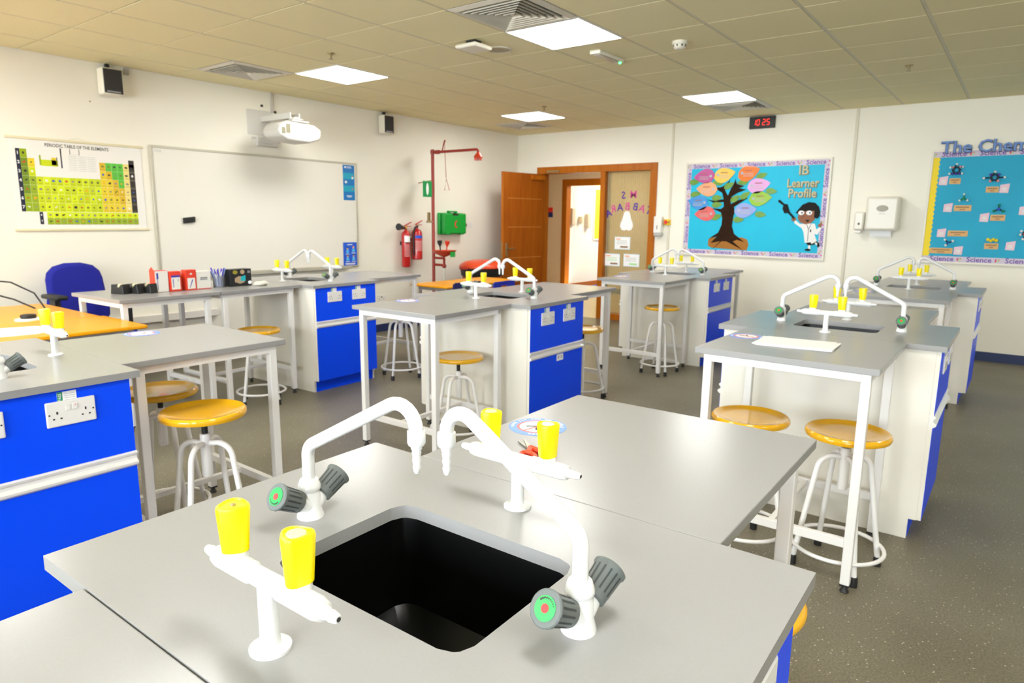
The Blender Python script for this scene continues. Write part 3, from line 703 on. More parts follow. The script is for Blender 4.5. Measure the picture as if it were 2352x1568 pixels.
stool(-3.13, 1.43, .0, .655, 'yellow-seated stool half hidden behind the blue cabinet end', .54)
stool(-2.58, 1.345, .55, .676, 'yellow-seated stool standing in front of another by the left bench', .55)
stool(-4.69, 2.93, .2, .582, 'yellow-seated stool tucked under the whiteboard bench')
stool(-4.485, 4.245, .35, .60, 'white stool beyond the whiteboard bench cabinet, seat hidden', .525)
stool(-2.855, 3.205, .2, .572, 'yellow-seated stool under the table of the middle bench', .445)
stool(-2.70, 5.95, .75, .640, 'yellow-seated stool under the bench before the glass panel')
stool(-.885, 2.93, .0, .606, 'yellow-seated stool farther from the aisle under the papers bench')
stool(-.50, 2.985, .6, .600, 'yellow-seated stool nearest the aisle under the papers bench')
stool(-2.79, 4.65, .6, .585, 'yellow-seated stool behind the blue middle cabinet', .47)
stool(-.455, 1.46, .3, .600, 'yellow stool mostly hidden under the nearest bench')
stool(-.52, 6.13, .5, .600, 'stool at the farthest right bench, only its foot showing')

# ------------------------------------------------------------------ things on the whiteboard wall
# periodic table poster
t = thing('periodic_table_chart', 'hanging wall chart of the periodic table of the elements', 'poster', (XW, 2.48, 1.31))
CHARTW = mat('chart_white', (.84,.82,.77), .45)
part('sheet', MB(mapL).box(1.975, 2.985, 1.325, 2.045, .003, .005), CHARTW, t, smooth=0)
ROD = mat('chart_rod', (.75,.68,.45), .4)
part('top_rod', MB(mapL).box(1.955, 3.005, 2.037, 2.057, .002, .014), ROD, t, bevel=.004)
part('bottom_rod', MB(mapL).box(1.955, 3.005, 1.308, 1.328, .002, .014), ROD, t, bevel=.004)
part('hanging_cord', MB().tube([(XW+.006,2.40,2.055),(XW+.006,2.475,2.078),(XW+.006,2.56,2.055)], .0015, 6), ROD, t)
ck = {'n':(.01,.015,.04),'g':(.16,.26,.01),'G':(.30,.42,.0),'l':(.56,.66,.0),'L':(.66,.78,.0),'y':(.78,.60,.02),'o':(.70,.46,.01),'m':(.10,.52,.04),'c':(.85,.70,.22),'k':(.03,.02,.015),'d':(.30,.42,.01)}
cols = list(ck); CM = [mat('chart_'+('dark_' if c.islower() else 'light_')+c, ck[c], .45) for c in cols]
x0, dx, z1, dz = 2.046, (2.917-2.046)/18, 1.962, (1.962-1.466)/7
pr_ = MB(mapL); pic = MB(mapL)
def cellq(c, r, key, b=pr_): b.quad(x0+c*dx+.0006, x0+(c+1)*dx-.0006, z1-(r+1)*dz+.0006, z1-r*dz-.0006, .0056, cols.index(key))
PICM = [DARK, mat('pic_white',(.8,.8,.8),.5), mat('pic_red',(.55,.06,.02),.5), mat('pic_blue',(.03,.1,.5),.5), mat('pic_grey',(.28,.26,.22),.5), mat('pic_orange',(.8,.35,.02),.5), mat('pic_olive',(.18,.2,.03),.5)]
rp = random.Random(3)
def picture(c, r, z_=None):
    u = x0+(c+.5)*dx; v = (z1-(r+.45)*dz) if z_ is None else z_
    n = rp.randint(4,7); a0 = rp.random()*6; ra = rp.uniform(.008,.015); rb = rp.uniform(.005,.012); th = rp.uniform(-.8,.8)
    pts = []
    for k in range(n*2):
        a = a0+PI*k/n; q = rp.uniform(.7,1.1); X, Y = ra*q*math.cos(a), rb*q*math.sin(a); pts.append((u+X*math.cos(th)-Y*math.sin(th), v+X*math.sin(th)+Y*math.cos(th)))
    pts.sort(key=lambda p: math.atan2(p[1]-v, p[0]-u))
    pic.prism(pts, .0058, .0060, rp.choice([0,0,0,4,4,1,2,3,5,6,6]))
    pic.quad(u-.016, u+.016, v-.026, v-.0235, .0059, 6)
pr_.quad(2.017, 2.046, z1-7*dz, z1, .0056, cols.index('n'))
for r in range(7): cellq(0, r, 'G' if r == 0 else 'g' if r < 5 else 'd'); picture(0, r)
for r in range(1, 7): cellq(1, r, 'y' if r == 1 else 'l' if r < 3 else 'd'); picture(1, r)
for r in range(3, 7):
    for c in range(2, 12): cellq(c, r, 'l' if (r+c) % 3 else 'L'); picture(c, r)
key = {1:'ommmck', 2:'yommck', 3:'yyommc', 4:'yyoock', 5:'yyyock', 6:'yyyyck'}
for r in range(1, 7):
    for i in range(6):
        kk = key[r][i]; kk = 'c' if i == 4 else 'k' if i == 5 else kk
        cellq(12+i, r, kk); picture(12+i, r)
cellq(17, 0.5, 'k')
for c in range(15):
    xa = 2.19+c*(2.916-2.19)/15; xb = 2.19+(c+1)*(2.916-2.19)/15
    pr_.quad(xa+.0006, xb-.0006, 1.413, 1.463, .0056, cols.index('L')); pr_.quad(xa+.0006, xb-.0006, 1.362, 1.412, .0056, cols.index('d'))
    picture((xa-x0)/dx, 0, 1.440); picture((xa-x0)/dx, 0, 1.388)
pr_.quad(2.137, 2.163, 1.364, 1.464, .0056, cols.index('n'))
# miniature key
pr_.quad(2.178, 2.19, 1.84, 1.92, .0056, cols.index('d')); pr_.quad(2.19, 2.31, 1.835, 1.885, .0056, cols.index('l')); pr_.quad(2.265, 2.30, 1.845, 1.905, .0056, cols.index('y'))
pr_.quad(2.302, 2.308, 1.84, 1.91, .0056, cols.index('k')); pr_.quad(2.333, 2.343, 1.825, 1.985, .0056, cols.index('n'))
part('print_cells', pr_, CM, t, smooth=0, flat=True)['kind'] = 'stuff'
part('print_pictures', pic, PICM, t, smooth=0)['kind'] = 'stuff'
tx = MB(mapL); tx.text('PERIODIC TABLE OF THE ELEMENTS', 2.47, 2.003, .038, .0058, 0, sx=.80, bold=.012)
for r in range(7): tx.text(str(r+1), 2.0315, z1-(r+.5)*dz, .034, .0058, 1, bold=.03)
tx.text('6', 2.150, 1.44, .022, .0058, 1, bold=.02); tx.text('7', 2.150, 1.39, .022, .0058, 1, bold=.02)
for r in range(9):
    for c in range(3): tx.quad(2.39+.073*c, 2.455+.073*c, 1.925-.0145*r, 1.9275-.0145*r, .0058, 2)
for u in (2.405, 2.475): tx.quad(u, u+.004, 1.94, 1.985, .0058, 0)
tx.quad(2.405, 2.479, 1.94, 1.9415, .0058, 2)
part('print_text', tx, [DARK, PAPER, TXT], t, smooth=0, flat=True)['kind'] = 'stuff'
# whiteboard
t = thing('whiteboard', 'large white writing board with slim metal edge', 'whiteboard', (XW, 4.26, .86))
WBS = mat('whiteboard_enamel', (.82,.79,.70), .16)
part('surface', MB(mapL).box(3.08, 5.44, .88, 2.06, .004, .016), WBS, t, smooth=0)
WBF = mat('board_edge_metal', (.55,.52,.42), .35, metal=.3)
part('frame', MB(mapL).box(3.06,5.46,2.058,2.08,.002,.022).box(3.06,5.46,.86,.882,.002,.022).box(3.06,3.082,.882,2.058,.002,.022).box(5.438,5.46,.882,2.058,.002,.022), WBF, t, bevel=.003)
part('pen_tray', MB(mapL).box(3.35, 5.30, .845, .862, .02, .075).box(3.35, 5.30, .862, .875, .07, .075), WBF, t, bevel=.002)
part('maker_mark', MB(mapL).text('ONE', 3.135, 2.03, .03, .0165, 0, bold=.01), TXT, t, smooth=0)
o = part('board_eraser', MB(mapL).prism([(3.317,1.371),(3.434,1.384),(3.434,1.438),(3.317,1.425)], .0165, .04), BLACK, None, bevel=.006); tag(o, 'black board eraser stuck on the whiteboard', 'eraser')
# posters on the board
t = thing('tall_poster', 'tall banded blue poster at the top corner of the whiteboard', 'poster', (XW+.016, 5.345, 1.64))
B1 = mat('poster_blue',(.0,.17,.50),.45); B2 = mat('poster_teal',(.0,.36,.52),.45); B3 = mat('poster_royal',(.01,.10,.66),.45); SKIN = mat('skin_print',(.75,.42,.25),.5); CYAN = mat('cyan_print',(.1,.5,.85),.5)
part('sheet', MB(mapL).box(5.26, 5.43, 1.645, 2.05, .016, .0175), B1, t, smooth=0)
m = MB(mapL); m.quad(5.26,5.43,1.89,1.96,.0180,0).quad(5.26,5.43,1.745,1.815,.0180,0)
for u, v, r, mi in ((5.295,2.025,.014,1),(5.40,1.905,.016,1),(5.40,1.925,.009,2),(5.30,1.855,.018,1),(5.395,1.775,.010,2)): m.prism([(u+r*math.cos(a), v+r*.8*math.sin(a)) for a in [2*PI*k/12 for k in range(12)]], .0180, .0184, mi)
m.quad(5.315,5.38,2.028,2.034,.0182,1); m.quad(5.315,5.39,2.016,2.021,.0182,1); m.quad(5.305,5.385,1.692,1.70,.0182,1); m.quad(5.315,5.375,1.68,1.687,.0182,1)
part('print', m, [B2, PAPER, RED], t, smooth=0)
t = thing('safety_poster', 'small royal blue poster of people at the board bottom corner', 'poster', (XW+.016, 5.33, .87))
part('sheet', MB(mapL).box(5.225, 5.428, .875, 1.15, .022, .0235), B3, t, smooth=0)
m = MB(mapL); m.quad(5.285,5.36,1.118,1.128,.024,0)
for u, v, hc in ((5.285,1.06,3),(5.375,1.07,4),(5.285,.97,3),(5.375,.97,3)):
    m.prism([(u-.022,v-.035),(u+.022,v-.035),(u+.016,v+.004),(u-.016,v+.004)], .024, .0243, 2)
    m.prism([(u+.013*math.cos(a), v+.018+.014*math.sin(a)) for a in [2*PI*k/10 for k in range(10)]], .024, .0244, 1)
    m.prism([(u+.014*math.cos(a), v+.024+.012*math.sin(a)) for a in [PI*k/6 for k in range(7)]], .0244, .0246, hc)
    m.quad(u-.03,u+.03,v-.052,v-.046,.0242,0)
m.quad(5.25,5.40,.892,.902,.0242,0); m.quad(5.26,5.39,.884,.888,.0242,0)
part('print', m, [PAPER, SKIN, CYAN, DARK, ORP], t, smooth=0)
# wall speakers
SPG = mat('speaker_mesh', (.03,.028,.026), .7, bump=.3, bscale=900)
for y0, y1, lab in ((2.665, 2.835, 'wall speaker above the periodic table chart'), (5.82, 5.985, 'wall speaker between the projector and the shower')):
    t = thing('wall_speaker', 'white box ' + lab + ', dark grille', 'speaker', (XW, (y0+y1)/2, 2.45), 0, 'white wall speakers with dark grilles')
    part('cabinet', MB(mapL).box(y0, y1, 2.455, 2.675, .02, .125), CREAM, t, bevel=.015)
    part('grille', MB(mapL).box(y0+.012, y1-.008, 2.468, 2.664, .122, .133), SPG, t, bevel=.008)
    part('bracket', MB(mapL).box((y0+y1)/2-.03, (y0+y1)/2+.03, 2.53, 2.6, 0, .02).box((y0+y1)/2-.015,(y0+y1)/2+.015,2.675,2.715,.02,.05), BLACK, t)
    part('badge', MB(mapL).box(y0+.03, y1-.03, 2.474, 2.486, .133, .1345), mat('badge_grey',(.3,.3,.3),.3), t)
o = part('conduit_stub', MB(mapL).box(2.90, 2.935, 2.66, ZC, 0, .02), mat('conduit_grey',(.45,.43,.38),.5)); tag(o, 'short grey cable conduit beside the speaker over the chart', 'conduit')
# projector
t = thing('projector', 'white short-throw projector on a wall arm over the whiteboard', 'projector', (XW, 4.25, 2.2))
PJ = mat('projector_white', (.64,.62,.57), .35)
part('wall_plate', MB(mapL).box(4.065, 4.36, 2.275, 2.525, .0, .012), PJ, t, bevel=.004)
part('arm', MB().box(XW+.012,-5.98,4.22,4.235,2.41,2.465).box(XW+.012,-5.98,4.325,4.34,2.41,2.465).box(XW+.10,-5.98,4.235,4.325,2.41,2.42), PJ, t, bevel=.003)
part('cable_knot', MB().ball((XW+.1,4.285,2.45), .03), BLACK, t)
b = MB(); prof = [(4.02,2.22),(4.10,2.185),(4.36,2.175),(4.47,2.21),(4.50,2.25),(4.50,2.315),(4.42,2.355),(4.10,2.365),(4.03,2.33),(4.005,2.27)]
b.prism(prof, -6.14, -5.86, axis='x')
part('body', b, PJ, t, bevel=.018)
part('tilt_plate', MB().box(-6.08,-5.92,4.20,4.40,2.375,2.39).box(-6.04,-5.96,4.24,4.36,2.40,2.415).box(-6.02,-5.98,4.27,4.33,2.355,2.43), PJ, t, bevel=.003)
part('lens_hood', MB().box(-6.155,-6.05,4.18,4.34,2.345,2.385), PJ, t, bevel=.01)
VG = mat('vent_grey', (.22,.20,.13), .6)
for y_, zz in ((4.035,2.275),(4.095,2.27)):
    pass
part('vent_grille', MB().box(-5.862,-5.857,4.035,4.075,2.24,2.30), VG, t); part('vent_grille', MB().box(-5.862,-5.857,4.085,4.13,2.25,2.335), VG, t)
for y_, z_ in ((4.245,2.575),(4.40,2.53)): part('wall_bolt', MB(mapL).lathe([(.013,0),(.013,.012),(.008,.016)], 10, (y_,z_,0)), BLACK, t)
t = thing('interface_box', 'white interface box on the wall under the projector', 'box', (XW, 4.275, 2.16))
part('case', MB(mapL).box(4.15, 4.40, 2.165, 2.262, 0, .04), PJ, t, bevel=.008)
part('print', MB(mapL).quad(4.22,4.33,2.19,2.198,.0405), TXT, t, smooth=0)
part('clip', MB(mapL).box(4.10,4.15,2.235,2.255,0,.015).box(4.40,4.44,2.215,2.245,0,.015), PJ, t)
o = part('cable_conduit', MB(mapL).box(4.345,4.375,2.525,ZC,0,.018), mat('conduit_lilac',(.56,.52,.46),.5)); tag(o, 'vertical grey cable conduit running up from the projector plate', 'conduit')
# old screw holes and patch near the chart
o = part('wall_plug', MB(mapL).lathe([(.007,0),(.006,.002)],8,(2.605,2.395,0)), BRASS); tag(o, 'tiny dark wall plug between the chart and speaker', 'wall plug')
# wall trunking and outlets
o = part('cable_trunking', MB(mapL).box(2.2, 3.6, .455, .525, 0, .045), PANELW, bevel=.004); tag(o, 'white cable trunking low on the wall behind the pen-box table', 'trunking')
o = part('dado_trunking', MB(mapL).box(3.3, 5.35, .70, .80, 0, .05), PANELW, bevel=.004); tag(o, 'white dado trunking on the wall under the whiteboard', 'trunking')
t = thing('low_outlet', 'white wall outlet low beside the whiteboard bench cabinet', 'outlet', (XW, 5.82, .4))
part('plate', MB(mapL).box(5.745, 5.895, .385, .475, 0, .01), SOCK, t, bevel=.004)
part('slots', MB(mapL).box(5.78,5.79,.42,.43,.01,.0108).box(5.85,5.86,.42,.43,.01,.0108).box(5.81,5.83,.44,.455,.01,.012), DARK, t)
# first aid case
KG = mat('kit_green', (.0,.33,.035), .35)
t = thing('first_aid_case', 'green plastic first aid case with red crescent on the wall', 'first aid kit', (XW, 7.1, 1.21))
part('shell', MB(mapL).box(6.87, 7.355, 1.225, 1.52, .0, .05), KG, t, bevel=.012)
part('front_shell', MB(mapL).box(6.885, 7.345, 1.232, 1.513, .053, .12), KG, t, bevel=.018)
part('carry_handle', MB(mapL).box(7.03,7.06,1.513,1.545,.03,.08).box(7.17,7.20,1.513,1.545,.03,.08).box(7.03,7.20,1.53,1.548,.03,.08), KG, t, bevel=.004)
part('handle_recess', MB(mapL).prism([(7.05,1.512),(7.18,1.512),(7.165,1.485),(7.065,1.485)], .1195, .1215), DARK, t)
cres = [(7.135+.042*math.cos(a), 1.365+.050*math.sin(a)) for a in [PI*.28+PI*1.44*k/16 for k in range(17)]] + [(7.150+.034*math.cos(a), 1.365+.040*math.sin(a)) for a in [PI*1.70-PI*1.40*k/16 for k in range(17)]]
m = MB(mapL)
for k in range(16): m._add([(cres[k][0],cres[k][1],.1215),(cres[k+1][0],cres[k+1][1],.1215),(cres[32-k][0],cres[32-k][1],.1215),(cres[33-k][0],cres[33-k][1],.1215)], [(0,1,2,3)])
part('crescent', m, RED, t, smooth=0)
part('latch', MB(mapL).box(6.95,7.0,1.222,1.245,.04,.125).box(7.23,7.28,1.222,1.245,.04,.125), KG, t, bevel=.004)
t = thing('wall_isolator', 'white isolator box beside the first aid case', 'switch', (XW, 7.42, 1.3))
part('case', MB(mapL).box(7.37,7.44,1.30,1.44,0,.05), SOCK, t, bevel=.006)
part('rocker', MB(mapL).box(7.39,7.425,1.33,1.375,.05,.058), DARK, t, bevel=.002)
t = thing('light_switch', 'plain white light switch plate right of the first aid case', 'switch', (XW, 7.57, 1.33))
part('plate', MB(mapL).box(7.53,7.61,1.315,1.395,0,.009), SOCK, t, bevel=.003)
part('rocker', MB(mapL).box(7.55,7.59,1.34,1.37,.009,.014), SOCK, t, bevel=.002)
# fire extinguishers
EXR = mat('extinguisher_red', (.52,.012,.012), .28, coat=.3)
def extinguisher(y, z0, h, r, horn, lab):
    x = XW+.03+r
    t = thing('fire_extinguisher', lab, 'extinguisher', (x, y, z0))
    part('cylinder', MB().lathe([(r*.8,0),(r,.012),(r,h-.05),(r*.75,h-.015),(.02,h),(.018,h+.03)], 24, (x,y,z0)), EXR, t, smooth=45)
    part('wall_bracket', MB().box(XW, x-r, y-.025, y+.025, z0+h*.6, z0+h*.7), BLACK, t)
    zt = z0+h
    part('valve', MB().lathe([(.018,0),(.02,.02),(.014,.035)], 12, (x,y,zt+.02)), mat('valve_yellow',(.75,.45,.03),.35) if horn else BRASS, t)
    part('lever', MB().prism([(y-.02,zt+.05),(y+.10,zt+.105),(y+.10,zt+.112),(y-.02,zt+.065)], x-.012, x+.012, axis='x').prism([(y,zt+.045),(y+.09,zt+.05),(y+.09,zt+.057),(y,zt+.055)], x-.01, x+.01, axis='x'), EXR, t)
    if horn:
        part('horn', MB().lathe([(.012,0),(.018,.04),(.034,.12),(.044,.15),(.044,.155)], 18, (x+.01,y-.02,zt+.03), (.25,-1,.12)), BLACK, t)
    else:
        part('hose', MB().tube([(x+.02,y,zt+.035),(x+.03,y-.06,zt+.02),(x+.03,y-.095,zt-.05),(x+.03,y-.09,z0+.12),(x+.03,y-.085,z0+.06)], .011, 10), BLACK, t)
    rr_ = r+.0012; a0, a1 = -1.1, .9; m = MB(); n = 10
    def band(b, za, zb, mi, k=rr_):
        vs = [(x+k*math.cos(a0+(a1-a0)*i/n), y+k*math.sin(a0+(a1-a0)*i/n), zz) for i in range(n+1) for zz in (za, zb)]
        b._add(vs, [(2*i,2*i+2,2*i+3,2*i+1) for i in range(n)], mi)
    if horn: band(m, z0+h*.68, z0+h*.86, 0); band(m, z0+h*.66, z0+h*.69, 1)
    else: band(m, z0+h*.70, z0+h*.79, 2)
    for i in range(9):
        zz = z0+h*(.30+.038*i); band(m, zz, zz+.003, 0, rr_-.0004)
    part('label', m, [PAPER, DARK, B3], t, smooth=0)
extinguisher(6.19, .815, .47, .055, True, 'tall slim red extinguisher with black horn on the wall')
extinguisher(6.375, .905, .40, .07, False, 'stout red extinguisher with hose, next to the shower pipe')
# emergency shower
SHR = mat('shower_red', (.30,.022,.010), .35)
SHB = mat('shower_bright_red', (.62,.05,.015), .3)
px, py = -6.25, 6.53
t = thing('emergency_shower', 'red emergency shower pipe with overhead head and eyewash bowl', 'shower', (px, py, 0))
part('standpipe', MB().lathe([(.075,0),(.075,.012),(.03,.015),(.021,.03),(.021,2.26),(.028,2.262),(.028,2.31),(.01,2.32)], 16, (px,py,0)), SHR, t)
part('overhead_arm', MB().tube([(px,py,2.28),(-5.50,py,2.28),(-5.485,py,2.27),(-5.48,py,2.24)], .017, 12).tube([(px+.06,py,2.28),(px+.12,py,2.28)], .026, 12), SHR, t)
hd = part('shower_head', MB().lathe([(.018,.02),(.03,.0),(.05,-.02),(.055,-.045),(.05,-.05)], 16, (-5.48,py,2.225)), SHB, t)
for k in range(5):
    a = 2*PI*k/5; part('jet', MB().lathe([(.014,0),(.016,-.03)], 8, (-5.48+.033*math.cos(a),py+.033*math.sin(a),2.18)), SHB, hd)
part('lever', MB().tube([(-6.08,py,2.28),(-6.06,py,2.36),(-6.03,py,2.42)], [.008,.008,.012], 8), SHR, t)
tri = [(-6.01,py,1.94),(-6.045,py,1.80),(-5.96,py,1.80)]
part('pull_handle', MB().tube([(-6.04,py,2.39),(-6.015,py,1.95)], .004, 6).tube(tri, .005, 6, closed=True), SHR, t)
part('eyewash_bowl', MB().lathe([(.03,-.06),(.05,-.05),(.13,-.015),(.16,.02),(.165,.022),(.158,.024),(.12,-.002),(.04,-.03),(.001,-.033)], 24, (-6.06,py,1.01)), SHB, t)
part('eyewash_arm', MB().tube([(px,py,.93),(-6.06,py,.93),(-6.06,py,.97)], .016, 10).tube([(px,py,.84),(-6.06,py,.84),(-6.06,py,.93)], .018, 10).ball((-6.06,py,.83), .03), SHR, t)
for s, mm in ((-1, BLACK), (1, SHB)):
    part('eye_nozzle', MB().lathe([(.008,0),(.009,.05),(.028,.09),(.034,.12),(.026,.13)], 14, (-6.07+s*.055,py,1.03), (s*.12,0,1)), mm, t)
part('push_flag', MB().box(-5.905,-5.875,py-.05,py+.01,.955,1.02), KG, t)
part('wall_stay', MB().tube([(px,py,1.93),(XW+.008,py-.02,1.90)], .006, 8).tube([(px,py,1.40),(px-.02,py-.10,1.40)], .014, 10).box(px-.05,px-.02,py-.06,py-.03,1.40,1.52), BRASS, t)
part('drain_hose', MB().tube([(-6.06,py,.80),(-6.06,py,.45)], .012, 8), mat('clear_hose',(.6,.62,.52),.3), t)
t = thing('shower_sign', 'green safety shower sign fixed to the red pipe', 'sign', (px-.02, py-.1, 1.72))
mS = lambda u,v,w: (px+w, u, v)
part('plate', MB(mS).box(py-.185, py-.022, 1.715, 1.915, .0, .004), mat('sign_green',(.0,.30,.07),.45), t)
part('pictogram', MB(mS).prism([(py-.105+.024*math.cos(a), 1.815+.075*math.sin(a)) for a in [2*PI*k/20 for k in range(20)]], .004,.005), PAPER, t, smooth=0)
# red lidded bin
t = thing('lidded_bin', 'big red bin with rounded lid and black band by the door', 'bin', (-6.03, 7.27, 0))
BINR = mat('bin_red', (.42,.022,.012), .35); BINL = mat('bin_lid_red', (.68,.06,.012), .3)
def oval(prof, sx_, sy_, o):
    b = MB(); b.lathe(prof, 32); b.v = [(o[0]+x*sx_, o[1]+y*sy_, o[2]+z) for x, y, z in b.v]; return b
part('body', oval([(.22,0),(.245,.02),(.275,.64),(.27,.66)], 1, 1, (-6.03,7.27,0)), BINR, t, smooth=50)
part('black_band', oval([(.27,.655),(.292,.67),(.305,.765),(.30,.77)], 1, 1, (-6.03,7.27,0)), BLACK, t, smooth=50)
part('lid', oval([(.30,.768),(.318,.775),(.322,.795),(.30,.825),(.23,.862),(.12,.882),(.001,.886)], 1, 1, (-6.03,7.27,0)), BINL, t, smooth=50)
part('lid_handle', MB().tube([(-6.0,6.94,.79),(-5.98,6.90,.775),(-6.1,6.89,.775),(-6.14,6.93,.79)], .012, 8), BINR, t)

# ------------------------------------------------------------------ things on the back wall
PBORD = mat('border_lilac', (.62,.55,.66), .6); PBT = mat('border_purple', (.16,.07,.38), .6); GOLD = mat('border_gold', (.55,.36,.06), .6)
BFR = mat('board_frame_cream', (.80,.76,.66), .4)
def notice_board(u0, u1, v0, v1, label, field, loc):
    t = thing('notice_board', label, 'notice board', loc)
    part('backing', MB(mapB).box(u0+.02, u1-.02, v0+.02, v1-.02, .002, .014), field, t, smooth=0)
    part('frame', MB(mapB).box(u0,u1,v1-.022,v1,0,.026).box(u0,u1,v0,v0+.022,0,.026).box(u0,u0+.022,v0+.022,v1-.022,0,.026).box(u1-.022,u1,v0+.022,v1-.022,0,.026), BFR, t, bevel=.003)
    return t
def border(t, u0, u1, v0, v1, sides='tblr'):
    b = MB(mapB); tx = MB(mapB); w = .058
    a0, a1, c0, c1 = u0+.022, u1-.022, v0+.022, v1-.022
    for k, (x0_, x1_, z0_, z1_) in dict(t=(a0,a1,c1-w,c1), b=(a0,a1,c0,c0+w), l=(a0,a0+w,c0+w,c1-w), r=(a1-w,a1,c0+w,c1-w)).items():
        if k not in sides: continue
        pts = []; b.box(x0_, x1_, z0_, z1_, .014, .0155)
        horiz = k in 'tb'; L_ = (x1_-x0_) if horiz else (z1_-z0_); n = max(1, int(L_/.33)); st = L_/n
        for i in range(n):
            c = (i+.55)*st
            u, v, a = (x0_+c, (z0_+z1_)/2, 0) if horiz else ((x0_+x1_)/2, z0_+c, PI/2)
            tx.text('Science', u, v, .074, .0162, 0, ang=a, bold=.02)
            for q, mi in ((-.19,1),(-.165,2),(-.175,3),(.145,4)):
                du, dv = (q, .008*(-1)**mi) if horiz else (.008*(-1)**mi, q)
                tx.prism([(u+du+.009*math.cos(g), v+dv+.009*math.sin(g)) for g in [2*PI*m_/7 for m_ in range(7)]], .0156, .0160, mi)
    part('border_strip', b, PBORD, t, smooth=0)
    part('border_lettering', tx, [PBT, RED, GOLD, LGR, PINK], t, smooth=0)['kind'] = 'stuff'
CYB = mat('turquoise_paper', (.0,.50,.73), .6, noise=(4, (.0,.46,.69), .3, .7))
CYB2 = mat('deep_turquoise_paper', (.0,.38,.60), .6, noise=(4, (.0,.35,.56), .3, .7))
t1 = notice_board(-3.705, -1.91, .998, 2.197, 'turquoise notice board with a paper tree and pointing figure', CYB, (-2.81, YW, .998))
border(t1, -3.705, -1.91, .998, 2.197)
GILT = mat('foil_letter', (.50,.44,.22), .3); GILTD = mat('foil_letter_dark', (.17,.14,.04), .35)
for s, u, v, z_, sx_ in (('IB',-2.225,2.055,.155,.95), ('Learner',-2.222,1.905,.145,.80), ('Profile',-2.222,1.785,.145,.86)):
    letters(t1, mapB, s, u, v, z_, .019, [GILTD, GILT], sx=sx_, align='CENTER', layers=((.005,-.005,0,.035),(0,0,.0045,.004)))
# paper tree
tree = thing('paper_tree', 'brown paper tree with coloured leaf cards on the turquoise board', 'paper tree', (-3.1, YW-.016, 1.07))
trunk = [(-3.305,1.065),(-3.183,1.191),(-3.312,1.165),(-3.233,1.248),(-3.334,1.223),(-3.218,1.302),(-3.179,1.4),(-3.176,1.489),(-3.199,1.559),(-3.323,1.612),(-3.202,1.603),(-3.167,1.63),(-3.171,1.691),(-3.217,1.687),(-3.308,1.683),(-3.395,1.728),(-3.3,1.705),(-3.174,1.726),(-3.197,1.805),(-3.273,1.85),(-3.266,1.876),(-3.229,1.875),(-3.185,1.892),(-3.1,1.968),(-3.139,1.882),(-3.163,1.839),(-3.122,1.769),(-3.092,1.847),(-3.052,1.915),(-3.039,1.983),(-3.017,1.914),(-2.917,1.885),(-2.986,1.860),(-2.888,1.843),(-3.0,1.802),(-3.068,1.76),(-3.079,1.664),(-2.992,1.709),(-2.881,1.745),(-2.867,1.735),(-2.963,1.674),(-3.032,1.629),(-3.018,1.56),(-3.033,1.516),(-3.042,1.385),(-3.008,1.289),(-2.867,1.187),(-2.968,1.215),(-3.019,1.191),(-2.887,1.09),(-3.10,1.19),(-3.165,1.191)]
BARK = mat('bark_paper', (.020,.008,.003), .8, spec=.15, noise=(14, (.034,.013,.004), .35, .7))
part('trunk', MB(mapB).prism(trunk, .0185, .0205), BARK, tree, smooth=0)
soil = [(-3.345,1.13),(-3.345,1.205),(-3.32,1.235),(-2.90,1.245),(-2.835,1.22),(-2.815,1.15),(-2.835,1.085),(-2.90,1.085),(-3.30,1.105)]
part('soil', MB(mapB).prism(soil, .0165, .018), mat('soil_paper', (.36,.14,.012), .7), tree, smooth=0)
def leafpts(u, v, L_, W_, a, flip=1):
    P = []
    for k in range(11):
        s = k/10; P.append((-L_/2+L_*s, W_/2*math.sin(PI*s**.75)**.8 if 0 < s < 1 else 0))
    for k in range(9, 0, -1):
        s = k/10; P.append((-L_/2+L_*s, -W_/2*math.sin(PI*s**.75)**.8))
    return [(u+flip*x*math.cos(a)-y*math.sin(a), v+flip*x*math.sin(a)+y*math.cos(a)) for x, y in P]
big = [('purple',(-3.447,2.02),(.50,.07,.30),-1,.1),('yellow',(-3.181,2.03),(.90,.56,.08),1,.25),('orange',(-2.873,2.045),(.80,.17,.01),1,.35),('peach',(-3.404,1.856),(.82,.38,.18),-1,-.05),('pink',(-2.738,1.89),(.72,.36,.70),1,.2),('bright blue',(-3.511,1.685),(.01,.26,.70),-1,-.2),('red',(-3.411,1.541),(.72,.09,.10),-1,.05),('lime',(-2.708,1.731),(.27,.50,.02),1,.1),('violet',(-2.883,1.586),(.27,.36,.72),1,.1)]
gloss = lambda n, c: mat('leaf_'+n.replace(' ','_'), c, .18, coat=.4)
for n, (u, v), c, fl, a in big:
    lf = part('leaf', MB(mapB).prism(leafpts(u, v, .285, .185, a, fl), .023, .0245), gloss(n, c), tree, smooth=0, label=n+' leaf-shaped card with small print')
    m = MB(mapB); m.quad(u-.05,u+.04,v+.022,v+.034,.0249,0)
    for r in range(3): m.quad(u-.07,u+.06,v-.008-.017*r,v-.002-.017*r,.0249,1)
    m.prism([(u-fl*.085+.018*math.cos(g), v-.0+.018*math.sin(g)) for g in [2*PI*k/10 for k in range(10)]], .0245, .0249, 2)
    part('print', m, [mat('leaf_title',(.30,.10,.08),.5), mat('leaf_text',(.45,.40,.38),.6), mat('leaf_icon',(.40,.42,.50),.4)], lf, smooth=0)
LEAFG = mat('green_leaf_paper', (.09,.24,.012), .3, coat=.3, noise=(20,(.14,.33,.02),.3,.7))
